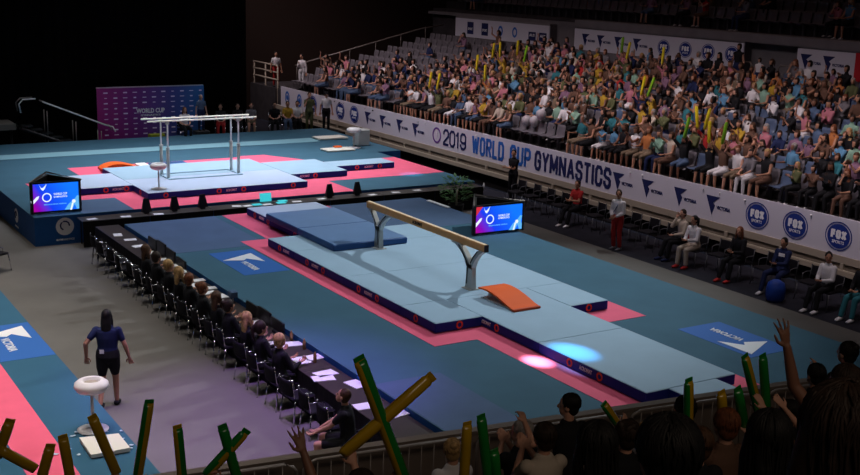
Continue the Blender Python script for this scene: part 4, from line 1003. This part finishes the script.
# ================================================================ the crowd in the lower grandstand
def crowd_mesh(P,style,sleeve,legs):
    """one continuous low body with clothes and hair marked as material regions"""
    pr=bone_prims(P); G=[]; segs=[]        # segs: (a,b,radius,slot)
    def addl(d,grow,slot):
        pts,r=d[0],d[1]; G.append(loft_geo(pts,[(a+grow,b+grow) for a,b in r],8))
        for i in range(len(pts)-1): segs.append((pts[i],pts[i+1],(max(r[i])+max(r[i+1]))/2+grow,slot))
    hands=[]
    for t,k,d in pr:
        if k=='h':
            for kk,dd in hand_prims(*d): hands.append(loft_geo(dd[0],dd[1],5))
            continue
        slot={'torso':1,'shoulder':1,'uparm':1 if sleeve!='none' else 0,'forearm':1 if sleeve=='long' else 0,'hips':2,'thigh':2,'shin':2 if legs=='trousers' else 0,'foot':4,'neck':0,'head':0}[t]
        grow=.012 if slot in(1,2) else 0
        if k=='l': addl(d,grow,slot)
        else:
            c,r,rot=d; G.append(ellip_geo(c,tuple(x+grow for x in r),rot,8,6)); segs.append((Vector(c),Vector(c)+Vector((0,0,.001)),max(r)*.9+grow,slot))
    hg=hair_geo(P,style); G+=hg; hv=[Vector(v) for g in hg for v in g[0]]
    me=remesh(G,.027,'spectator_body')
    n=len(me.polygons); ce=np.zeros(n*3); me.polygons.foreach_get('center',ce); ce=ce.reshape(-1,3)
    best=np.full(n,1e9); slotv=np.zeros(n,int)
    for a,b,r,sl in segs:
        a=np.array(a);b=np.array(b);ab=b-a; t_=np.clip(((ce-a)@ab)/(ab@ab),0,1); d=np.linalg.norm(ce-(a+t_[:,None]*ab),axis=1)/r
        m=d<best; best[m]=d[m]; slotv[m]=sl
    H=np.array(hv); hc=np.array(P['hc']); R3=np.array(P['hrot'])
    near_=np.linalg.norm(ce-hc,axis=1)<.45
    idx=np.where(near_)[0]
    for i in idx:
        loc=R3.T@(ce[i]-hc)
        dmin=np.min(np.linalg.norm(H-ce[i],axis=1))
        if dmin<.032 and not (loc[1]>.035 and loc[2]<.055): slotv[i]=3
    me.polygons.foreach_set('material_index',[int(x) for x in slotv])
    b=bmesh.new(); b.from_mesh(me)
    for vs,fs in hands:
        vv=[b.verts.new(v) for v in vs]
        for f in fs: b.faces.new([vv[i] for i in f])
    b.to_mesh(me); b.free()
    for m in (SK[0],CL['white'],CL['denim'],HAIR['brown'],CL['black']): me.materials.append(m)
    return me
UP={-1:(-.16,.22,1.42),1:(.16,.22,1.42)}
PROTO=[(sitp(hands={-1:(-.08,.36,.70),1:(.06,.38,.70)}),'long','none','shorts','hands in lap'),
 (sitp(lean=.12,hands={-1:(-.10,.42,.66),1:(.10,.42,.66)},yaw=.25),'short','short','trousers','leaning forward'),
 (sitp(hands=CLAP,yaw=.1),'pony','short','shorts','clapping'),
 (sitp(hands={1:(.05,.20,1.10),-1:(-.06,.34,.72)},yaw=-.2,lean=.08),'long','short','trousers','hand at face'),
 (sitp(hands={-1:(-.03,.36,1.08),1:(.03,.36,1.08)},yaw=.15),'bun','none','shorts','holding phone'),
 (sitp(lean=-.08,hands={-1:(-.30,.2,.75),1:(.30,.2,.75)}),'short','short','shorts','leaning back'),
 (sitp(hands=CLAP,lean=.06),'short','long','trousers','clapping'),
 (sitp(hands={-1:(.08,.22,.86),1:(-.08,.24,.84)},yaw=.3),'long','long','trousers','arms folded'),
 (sitp(hands={1:(.18,.26,1.36),-1:(-.1,.34,.7)},yaw=.2),'pony','none','shorts','one arm up'),
 (sitp(lean=.16,hands={-1:(-.05,.40,.70),1:(.12,.36,.70)},yaw=-.4),'messy','short','shorts','turned sideways')]
PM=[crowd_mesh(*p[:4]) for p in PROTO]
UPM=crowd_mesh(sitp(hands=UP),'long','short','shorts')
STM=crowd_mesh(dict(pose='stand',lean=0,hands={}),'short','none','trousers')
def land(px):
    marks=[(278,'far-left badge'),(300,'round badges'),(352,'left FOX badges'),(375,'first triangles'),(404,'fourth triangle'),(429,'ring emblem'),(457,'2019'),(480,'W of WORLD'),(497,'RLD of WORLD'),(523,'CUP'),(543,'GY of GYMNASTICS'),(562,'MNA of GYMNASTICS'),(585,'AST of GYMNASTICS'),(605,'CS of GYMNASTICS'),(628,'fifth triangle'),(655,'sixth triangle'),(690,'seventh triangle'),(722,'eighth triangle'),(763,'third-last FOX badge'),(800,'second-last FOX badge'),(842,'last FOX badge')]
    return min(marks,key=lambda m: abs(m[0]-px))[1]
def density(i,y,px):
    if px>872 or px<285: return 0
    if y>27.8: return .05
    if y>24.5: return (.35 if i<3 else .04)
    if y>21.5: return (.75 if i<4 else .15)
    if y>19: return (.9 if i<6 else .25)
    d=.93 if i<NR-1 else (.55 if px>690 else .25)
    if 3<=i<=5 and y<6 and 690<px<860: d=.62
    if i==0 and 9.6<y<11.6: d=.2
    if i==1 and 4.3<y<6.5: d=.5
    return d
SEATP=.52
seats=[];folks=[]
rs=random.Random(11)
for i in range(NR):
    x=X0+.28+PITCH*i; z=Z0+RISE*i
    k=0; y=29.2-(i%2)*.1
    while y>-5.2:
        px,py=view((x,y,z+.9))
        if -8<py and 262<px<885:
            occ=rs.random()<density(i,y,px)
            if i==NR-1 and 6.6<y<8.7: occ=False
            seats.append([i,x,y,z,px,py,occ])
            if occ: folks.append([i,x,y,z,px,py])
        y-=SEATP; k+=1
        if k%24==14: y-=.9                                # stair gaps between the blocks
upper=[]
for j in range(5):
    x=UX+.25+.8*j; z=UZ+.36*j
    y=29
    while y>2:
        px,py=view((x,y,z+.6))
        if py>-14 and px<885: upper.append([10+j,x,y,z,px,py,rs.random()<(.30 if px>690 else (.14 if px>560 else .02))])
        y-=SEATP
for s in upper:
    if s[6]: folks.append(s[:6])
# stadium seat
def seat_mesh(name,m):
    b=MB(); n_=5
    vs=[];fs=[]
    prof=[(.20,.43),(.02,.41),(-.14,.42),(-.21,.47),(-.25,.60),(-.285,.75),(-.29,.84)]
    for (y,z) in prof:
        for a in range(n_):
            u=-1+2*a/(n_-1); vs.append((.225*u*(1-.10*(z>.8)),y+.03*abs(u)*(z>.5),z+.025*abs(u)**2*(z<.45)))
    o=len(vs); vs+=[(x,y-.012,z-.02) for x,y,z in vs]
    for r_ in range(len(prof)-1):
        for a in range(n_-1): q=r_*n_+a; fs+=[(q,q+1,q+n_+1,q+n_),(q+o,q+n_+o,q+n_+1+o,q+1+o)]
    for a in range(n_-1): fs+=[(a,a+o,a+1+o,a+1)]; q=(len(prof)-1)*n_+a; fs+=[(q,q+1,q+1+o,q+o)]
    for r_ in range(len(prof)-1): q=r_*n_; fs+=[(q,q+n_,q+n_+o,q+o)]; q+=n_-1; fs+=[(q,q+o,q+n_+o,q+n_)]
    b.add(vs,fs,0,True); b.box(-.04,-.22,.0,.04,-.12,.42); b.box(-.15,-.16,.38,.15,.1,.41)
    return b.mesh(name,[m])
SM={'grey':seat_mesh('seat_grey',M['seatgrey']),'blue-grey':seat_mesh('seat_blue',M['seatblue'])}
cell={}
def cellname(kind,i,px):
    key=(kind,i,land(px)); cell[key]=cell.get(key,0)+1; return key[2],cell[key]-1
HT={'grey':'grey','blue-grey':'blue-grey'}
allseats=seats+[s for s in upper]
for s in allseats: s.append('blue-grey' if s[4]>690 and s[0]<10 else 'grey')
empt=sorted([s for s in allseats if not s[6]],key=lambda s:(s[1]-CAM[0])**2+(s[2]-CAM[1])**2)
occs=sorted([s for s in allseats if s[6]],key=lambda s:(s[1]-CAM[0])**2+(s[2]-CAM[1])**2)
ind=(empt+occs)[:300]; rest=(empt+occs)[300:]
ind.sort(key=lambda s:(s[0],s[4]))
for s in ind:
    lm,k=cellname('seat',s[0],s[4])
    o=bpy.data.objects.new('stadium_seat',SM[s[7]]); C.objects.link(o); o.location=(s[1],s[2],s[3]); o.rotation_euler=(0,0,R(90))
    rowt=(nth(s[0])+' row' if s[0]<10 else nth(s[0]-10)+' upper tier row')
    tag(o,f"{'taken' if s[6] else 'empty'} {s[7]} seat, {rowt}, {nth(k)} seat above {lm}",'seat','seats of the grandstand')
def join_at(items,name,mats,label,cat,group):
    vs=[];fs=[];mi=[]
    for me,loc,rz,sc in items:
        o=len(vs); c,s_=math.cos(rz)*sc,math.sin(rz)*sc
        vs+=[(loc[0]+c*v.co.x-s_*v.co.y,loc[1]+s_*v.co.x+c*v.co.y,loc[2]+sc*v.co.z) for v in me.vertices]
        for p in me.polygons: fs.append(tuple(a+o for a in p.vertices))
        mi+=list(map(int,me['mi'])) if 'mi' in me else [p.material_index for p in me.polygons]
    me=bpy.data.meshes.new(name); me.from_pydata(vs,[],fs)
    for m in mats: me.materials.append(m)
    me.polygons.foreach_set('material_index',mi); me.polygons.foreach_set('use_smooth',[True]*len(fs)); me.update()
    o=bpy.data.objects.new(name,me); C.objects.link(o); return tag(o,label,cat,group,'stuff')
join_at([(SM[s[7]],(s[1],s[2],s[3]),R(90),1) for s in rest],'stadium_seats',[M['seatgrey']],'remaining grey seats behind and beneath the seated crowd of the grandstand','seat','seats of the grandstand')
# spectators
TOPS=['white','white','pink','black','black','black','black','navy','navy','grey','mauve','mauve','brown','brown','brown','brown','red','sky blue','teal','denim','cream','khaki','olive','yellow','mint','orange','grey']
HK=['brown','brown','dark brown','dark brown','black','blonde','auburn','dark brown','brown','grey']
sticks=[]
STK=[(500,58,'y'),(507,56,'y'),(515,52,'y'),(528,60,'g'),(480,72,'y'),(490,76,'y'),(616,48,'g'),(623,60,'y'),(634,96,'y'),(690,142,'g'),(697,146,'y'),(706,135,'y'),(712,132,'y'),(727,158,'g'),(430,112,'y'),(437,110,'y'),(663,62,'y'),(655,95,'g')]
folks.sort(key=lambda s:(s[1]-CAM[0])**2+(s[2]-CAM[1])**2)
ups={}
for (sx,sy,c_) in STK:
    b=min((f for f in folks if f[0]<10),key=lambda f: abs(f[4]-sx)+abs(f[5]-(sy+12))+(50 if ups.get(id(f),[0,0]).__len__()>2 else 0))
    ups.setdefault(id(b),[]).append(c_)
indf=folks[:300]+[f for f in folks[300:] if id(f) in ups]; 
drop=len(indf)-300
base=[f for f in folks[:300] if id(f) not in ups]; keep=set(id(f) for f in indf)-set(id(f) for f in base[len(base)-drop:] if drop>0)
indf=[f for f in folks if id(f) in keep]; restf=[f for f in folks if id(f) not in keep]
indf.sort(key=lambda s:(s[0],s[4])); usedlab=set(); restitems=[]
def pick(f):
    k=rs.randrange(len(PROTO)); sc=rs.choice((1,1,.97,1.03,.9,.82,.95))
    return k,sc,rs.choice(TOPS),rs.choice(('denim','black','black','khaki','brown','navy','black','white')),rs.choice(HK),(0,0,1,1,1,1,2)[rs.randrange(7)]
for f in indf:
    i,x,y,z,px,py=f; k,sc,tp,bt,hr_,sk=pick(f); up=ups.get(id(f))
    if i==0 and px>760 and rs.random()<.5: tp='black'
    me=UPM if up else PM[k]
    lm=land(px); row=(nth(i)+' row' if i<10 else 'upper '+nth(i-10)+' row')
    for tries in range(40):
        pose='arms raised' if up else PROTO[k][4]
        lab=f"{tp} top, {hr_} hair, {pose}, {row} over {lm}"
        if lab not in usedlab: break
        tp=rs.choice(TOPS); hr_=rs.choice(HK); k=rs.randrange(len(PROTO)); me=UPM if up else PM[k]
    usedlab.add(lab)
    o=bpy.data.objects.new('spectator',me); C.objects.link(o); hs=1 if not up else 1
    zz=z+.45*(1-sc)*1.0
    o.location=(x-.02,y,zz); o.rotation_euler=(0,0,R(90)+rs.uniform(-.25,.25)); o.scale=(sc,)*3
    for q,m in enumerate((SK[sk],CL[tp],CL[bt],HAIR[hr_],CL['white'])):
        o.material_slots[q].link='OBJECT'; o.material_slots[q].material=m
    tag(o,lab,'person','spectators in the grandstand')
    if up:
        for n_,c_ in enumerate(up[:2]):
            s_=-1 if n_==0 else 1; ca=o.rotation_euler.z
            lx,ly,lz=s_*.16*sc,.30*sc,1.44*sc; bx=o.location.x+lx*math.cos(ca)-ly*math.sin(ca); by=o.location.y+lx*math.sin(ca)+ly*math.cos(ca); bz=zz+lz
            sticks.append((bx,by,bz,s_,c_,lab,n_))
for bx,by,bz,s_,c_,lab,n_ in sticks:
    p0=Vector((bx,by,bz-.12)); p1=p0+Vector((rs.uniform(-.1,.05),s_*.12+rs.uniform(-.1,.1),.62))
    vs,fs=loft_geo([p0,p0.lerp(p1,.08),p0.lerp(p1,.92),p1],[(.03,.02),(.05,.05),(.05,.05),(.045,.012)],10)
    row=lab.split(', ')[-1]
    tag(obj('thunder_stick',MB().add(vs,fs,0,True),M['crowdgreen' if c_=='g' else 'crowdyellow']),f"{'lime' if c_=='g' else 'yellow'} stick in {'left' if n_==0 else 'right'} hand of {lab.split(',')[0]}, {row}",'inflatable stick','inflatable sticks in the grandstand')
crowd_mats=[SK[0],CL['mauve'],CL['denim'],HAIR['dark brown'],CL['black'],CL['white'],CL['pink'],CL['black'],CL['brown'],CL['navy']]
items=[]
for f in restf:
    i,x,y,z,px,py=f; k=rs.randrange(len(PROTO)); me=PM[k]; items.append((me,(x-.02,y,z),R(90)+rs.uniform(-.2,.2),rs.choice((1,.95,1.02))))
cols=[1,5,6,7,8,9]
tmp=[]
for me,l,rz,sc in items:
    c_=rs.choice(cols); key=(me.name,c_); m2=bpy.data.meshes.get('tmp_%s_%d'%key)
    if not m2:
        m2=me.copy(); m2.name='tmp_%s_%d'%key
        for m in crowd_mats[5:]: m2.materials.append(m)
        for p in m2.polygons:
            if p.material_index==1: p.material_index=c_
    tmp.append((m2,l,rz,sc))
join_at(tmp,'distant_spectators',crowd_mats,'remaining seated spectators in the highest rows of the grandstand, small and dim','crowd','spectators in the grandstand')
for m in [m for m in bpy.data.meshes if m.name.startswith('tmp_')]: bpy.data.meshes.remove(m)
# two people standing in the entry gap at the upper right
for l,y,tp,sc in (('person in black singlet standing at the entry gap under the upper banner end',8.3,'black',1.0),('child in white top standing in the upper right entry gap',7.3,'white',.75)):
    o=bpy.data.objects.new('person',STM); C.objects.link(o); o.location=(18.0,y,ztop); o.rotation_euler=(0,0,R(100)); o.scale=(sc,)*3
    for q,m in enumerate((SK[0],CL[tp],CL['navy'],HAIR['dark brown'],CL['black'])): o.material_slots[q].link='OBJECT'; o.material_slots[q].material=m
    tag(o,l,'person')
# pale balloons held low in the first row
for k,(y,dz) in enumerate(((10.9,.75),(10.45,.78),(10.1,1.05))):
    t=tag(obj('balloon',MB().lathe([(.0,-.2),(.03,-.19),(.12,-.13),(.18,.0),(.16,.11),(.08,.18),(0,.2)],18,(10.75,y,Z0+dz)),mat('pale_balloon',(.42,.39,.42),.3,.5)),'pale balloon above the word CUP, '+('left of three','middle of three','right of three')[k],'balloon','pale balloons in the first row')

# ================================================================ the near crowd
def stick(a,b,kind,label,r_=.047):
    a,b=Vector(a),Vector(b); d=(a-b).normalized(); sd=d.cross(Vector((0,1,0))).normalized()
    b=b-d*.10
    n_=14; t=thing('thunder_stick',label,'inflatable stick',b,0,'inflatable sticks of the near crowd')
    pts=[b,b+d*.03,b.lerp(a,.35),b.lerp(a,.7),a-d*.03,a]; rr=[(r_*.9,.012),(r_,r_*.85),(r_,r_),(r_,r_),(r_,r_*.85),(r_*.95,.012)]
    vs,fs=loft_geo(pts,rr,16,False); mb=MB().add(vs,fs,0,True)
    if kind in 'gy': obj('tube',mb,M['stickgreen' if kind=='g' else 'stickyellow'],t,True)
    else:
        seam=Vector((.85,-.53,0)); half=[]
        for f in fs:
            cc=sum((Vector(vs[i]) for i in f),Vector())/len(f); t_=max(0,min(1,(cc-b).dot(d)/(a-b).length)); half.append(0 if (cc-b.lerp(a,t_)).dot(Vector((seam.x,seam.y,0)))<0.004 else 1)
        mb.m=half
        obj('tube',mb,[M['stickgreen'],M['stickyellow']] if kind=='b' else [M['stickyellow'],M['stickgreen']],t,True)
    obj('sealed_end',MB().bbox(-r_*.9,-.006,0,r_*.9,.006,.035,.002).xf(Matrix.Translation(a)@frame_mtx((0,0,0),sd,d.cross(sd)).to_3x3().to_4x4()@Matrix.Rotation(0,4,'X')),M['stickyellow' if kind in 'yc' else 'stickgreen'],t,True)
    return t
STICK={
 'S1':((-11.16,-11.54,2.76),(-11.24,-11.48,2.51)),'S2':((-11.25,-11.53,2.52),(-11.03,-11.51,2.33)),'S3':((-10.84,-11.58,2.48),(-10.91,-11.53,2.20)),
 'S4':((-10.73,-11.60,2.55),(-10.67,-11.56,2.12)),'S5':((-10.47,-11.63,2.70),(-10.30,-11.61,2.21)),'S6':((-9.98,-11.70,2.78),(-10.07,-11.64,2.16)),
 'S7':((-9.73,-11.73,2.50),(-9.68,-11.69,1.96)),'S8':((-9.61,-12.55,2.78),(-9.47,-12.52,2.27)),'S9':((-9.42,-12.58,2.71),(-9.68,-12.49,2.41)),
 'S10':((-9.49,-14.79,4.06),(-9.13,-14.79,3.14)),'S11':((-8.97,-14.86,3.87),(-9.51,-14.74,3.43)),'S12':((-7.79,-13.60,2.84),(-7.77,-13.55,2.32)),
 'S13':((-7.66,-13.62,2.89),(-7.54,-13.59,2.29)),'S13b':((-7.52,-13.64,2.55),(-7.44,-13.60,2.16)),'S14':((-5.16,-12.34,2.12),(-4.87,-12.32,1.77)),
 'S15':((-5.86,-14.26,3.13),(-5.78,-14.22,2.62)),'S16':((-4.87,-13.99,3.12),(-4.62,-13.97,2.58)),'S17':((-4.66,-14.02,3.10),(-4.51,-13.99,2.57)),
 'S18':((-5.68,-14.49,3.06),(-5.59,-14.45,2.78)),'S19':((-5.50,-14.51,3.07),(-5.36,-14.48,2.75))}
SL={'S1':('y','short yellow stick at the left edge, tilted right, over the pink carpet'),'S2':('y','yellow stick lying almost level at the left edge'),
 'S3':('y','yellow stick over the pink carpet, second pair, leaning right'),'S4':('y','upright yellow stick over the edge of the pink carpet'),
 'S5':('y','dark yellow stick crossing in front of the cream foam slab'),'S6':('b','green and yellow stick right of the foam slab, over the floor edge'),
 'S7':('c','upright yellow and green stick over the grey floor, lower left'),'S8':('g','green stick at the back of the small crossed pair'),
 'S9':('b','green and yellow stick at the front of the small crossed pair'),'S10':('k','long green stick crossing behind the long yellow one'),
 'S11':('y','long yellow stick raised diagonally over the judging tables'),'S12':('y','upright yellow stick beside two green sticks, lower middle'),
 'S13':('g','tall green stick beside the upright yellow one, lower middle'),'S13b':('g','short green stick, right of three upright ones in the lower middle'),
 'S14':('b','green and yellow stick tilted left before the barrier, under the mat corner'),'S15':('b','upright green and yellow stick right of the last beam mat'),
 'S16':('b','green and yellow stick, left of the tall pair at the lower right'),'S17':('g','dark green stick, right of the tall pair at the lower right'),
 'S18':('y','short yellow stick end above the brown-haired head at lower right'),'S19':('g','short bright green stick end beside the yellow one at lower right')}
for k,(a,b) in STICK.items(): stick(a,b,*SL[k])
def tread(k): return .3+.38*k
def near_person(k,head,label,P,s=None,along=None,stand=False,**kw):
    """seat a figure on row k so that its head centre is at the given point"""
    hx,hy,hz=head; z0=tread(k); P=dict(P); P['pose']='stand' if stand else 'sit'
    base_h=1.565 if stand else 1.205
    sc=s or max(.8,min(1.12,(hz-z0)/base_h)); P.setdefault('lean',.03)
    off=(P['lean']*.68+.02)*sc; f=Vector((.13117,.99136,0))
    loc=Vector((hx,hy,0))-f*off; loc.z=z0
    if not stand: loc.z=z0
    hands={}
    for q,T in P.get('whands',{}).items():
        d=Vector(T)-loc; ca=math.cos(-NROT); sa=math.sin(-NROT); d=Vector((ca*d.x-sa*d.y,sa*d.x+ca*d.y,d.z))/sc
        hands[q]=tuple(d)
    P['hands']={**P.get('hands',{}),**hands}; P.pop('whands',None)
    o=figure(label,loc,NROT,P,scale=sc,voxel=kw.pop('voxel',.0085),face=kw.pop('face',False),**kw)
    if not stand:
        st_=bpy.data.objects.new('stadium_seat',SM['grey']); C.objects.link(st_); st_.location=loc; st_.rotation_euler=(0,0,NROT)
        w_=label.split(); tag(st_,'grey seat under the near spectator '+' '.join(w_[1:9]).rstrip(','),'seat','seats in the near grandstand')
    return o
n=near_person
n(2,(-6.34,-13.17,2.59),'spectator with black hair standing in black, left arm stretched to the side, at the parapet',dict(whands={-1:(-6.72,-13.0,2.45)},yaw=.9,pole=(1,-.2,-.3)),stand=True,hair='black',style='short',top='black',bottom='black')
n(3,(-7.19,-13.90,2.70),'spectator with short dark hair and cream shirt in front of the black-haired standing one',dict(hands=CLAP,vol=.06),hair='dark brown',style='short',top='cream',bottom='denim')
n(1,(-6.27,-12.33,1.99),'spectator with grey hair clapping, half hidden beside the cream shirt',dict(hands=CLAP,yaw=.8),hair='grey',style='short',top='black',bottom='black')
n(1,(-7.04,-12.23,1.91),'spectator with blonde tied hair and white shirt left of the upright yellow stick',dict(yaw=-.3),hair='blonde',style='bun',top='white',bottom='denim')
n(7,(-9.29,-17.02,4.22),'large dark-haired head with a headband, lower middle of the photo',dict(hands={},vol=.1),hair='black',style='long',top='black',bottom='black')
n(4,(-7.04,-14.77,3.01),'spectator with messy dark brown hair right of the headband wearer',dict(hands=CLAP,vol=.08),hair='dark brown',style='messy',top='black',bottom='black')
n(1,(-4.73,-12.53,1.78),'spectator with blonde short hair near the parapet, holding the tilted stick',dict(whands={-1:(-4.90,-12.34,1.83)}),hair='blonde',style='short',top='grey',bottom='denim')
n(2,(-5.15,-13.33,2.12),'spectator with auburn hair right of the blonde one near the parapet',dict(hands=CLAP),hair='auburn',style='long',top='brown',bottom='black')
n(3,(-5.74,-14.10,2.76),'spectator with a dark round head behind the upright green and yellow stick',dict(whands={1:(-5.76,-14.0,2.52)}),hair='black',style='short',top='black',bottom='black')
n(9,(-10.31,-18.58,4.98),'very large black head at the bottom edge, nearest in the lower middle',dict(hands={},vol=.22),hair='black',style='short',top='black',bottom='black')
n(6,(-7.87,-16.36,3.70),'spectator with brown hair and visible ear right of the very large black head',dict(hands={},yaw=.25,vol=.05),hair='brown',style='short',top='black',bottom='black')
n(5,(-6.85,-15.64,3.38),'spectator with short auburn hair and bare neck under the yellow stick end',dict(whands={},vol=.08),hair='auburn',style='short',top='brown',bottom='black')
n(8,(-9.0,-17.9,4.54),'spectator with long black hair, large, below the tall pair of sticks',dict(hands={},yaw=-.2,vol=.15),hair='black',style='long',top='black',bottom='black')
n(10,(-10.46,-19.4,5.39),'largest dark brown head at the bottom right corner',dict(hands={},vol=.22),hair='dark brown',style='long',top='black',bottom='black')
n(2,(-2.91,-13.62,2.73),'spectator standing at the right with dark cap hair and both forearms raised',dict(whands={-1:(-3.22,-13.5,2.55)},yaw=.2,pole=(1,-.2,-.6)),stand=True,hair='black',style='bun',top='black',bottom='black')
n(3,(-4.23,-14.30,2.92),'dark head just right of the raised arm at the lower right',dict(),stand=True,hair='black',style='short',top='black',bottom='black')
n(4,(-5.15,-15.05,2.84),'spectator in black clapping with raised pale hands left of the raised arm',dict(whands={-1:(-5.42,-14.75,2.98),1:(-5.28,-14.75,3.03)},grip={-1:'clap',1:'clap'}),hair='black',style='short',top='black',bottom='black')
n(4,(-4.61,-15.09,3.09),'spectator with blonde hair at the right edge of the photo',dict(),hair='blonde',style='long',top='brown',bottom='black')
# holders of the sticks, seated with raised arms
def holder(k,x,y,label,L,Rr,hair='brown',top='black',sc=1.0,**kw):
    wh={}
    if L is not None: wh[-1]=L
    if Rr is not None: wh[1]=Rr
    f=Vector((.13117,.99136,0)); 
    return n(k,(x,y,tread(k)+1.205*sc),label,dict(whands=wh,grip={-1:'grip',1:'grip'},pitch=.1,pole=(.8,.2,-1),**kw),s=sc,hair=hair,top=top,bottom='denim')
def low(k,e=.0): a,b=map(Vector,STICK[k]); return tuple(b+(b-a).normalized()*(.02+e)-Vector((0,.0,.06)))
holder(1,-11.12,-11.95,'spectator holding the two yellow sticks at the far left edge',low('S1'),low('S2'),'dark brown',sc=.95)
holder(1,-10.78,-12.45 if False else -11.95,'child holding two yellow sticks over the pink carpet, below the photo edge',low('S3'),low('S4'),'brown','red',sc=.82)
holder(1,-10.17,-12.05,'spectator holding the stick before the foam slab and the one right of it',low('S5'),low('S6'),'dark brown',sc=1.0)
holder(1,-9.62,-12.10,'spectator holding the upright yellow and green stick at lower left',low('S7'),None,'brown','grey',sc=.92)
holder(2,-9.52,-13.0,'spectator holding the small crossed pair of sticks',low('S9'),low('S8'),'brown','pink',sc=.98)
holder(4,-9.28,-15.10,'spectator holding the long crossed yellow and green sticks',low('S11'),low('S10'),'dark brown','brown',sc=1.05)
holder(2,-7.68,-13.95 if False else -13.85,'spectator holding the upright yellow and tall green sticks, lower middle',low('S12'),low('S13'),'dark brown','black',sc=1.0)
holder(2,-7.12,-13.45,'child holding the short green stick in the lower middle',low('S13b'),None,'brown','mint',sc=.85)
holder(3,-4.62,-14.35,'spectator holding the tall pair of sticks at the lower right',low('S16'),low('S17'),'black','black',sc=.98)
holder(3,-5.42,-14.75 if False else -14.85,'child holding the short yellow and green stick ends at lower right',low('S18'),low('S19'),'black','black',sc=.9)
# raised bare hands
o=n(5,(-9.78,-15.35,3.40),'spectator at the bottom edge raising one open hand over the floor',dict(whands={-1:(-10.02,-14.98,3.62)},grip={-1:'open'},pole=(-.2,.2,-1)),s=1.0,hair='dark brown',top='brown',bottom='black',skin=2,voxel=.0065,style='short')
o=n(6,(-6.60,-16.45,3.93),'spectator raising one bare arm with an open hand at the right',dict(whands={-1:(-6.93,-16.22,4.20)},grip={-1:'open'},pole=(-.3,.3,-1)),s=1.12,hair='dark brown',top='brown',bottom='black',sleeve='none',skin=2,voxel=.0065)
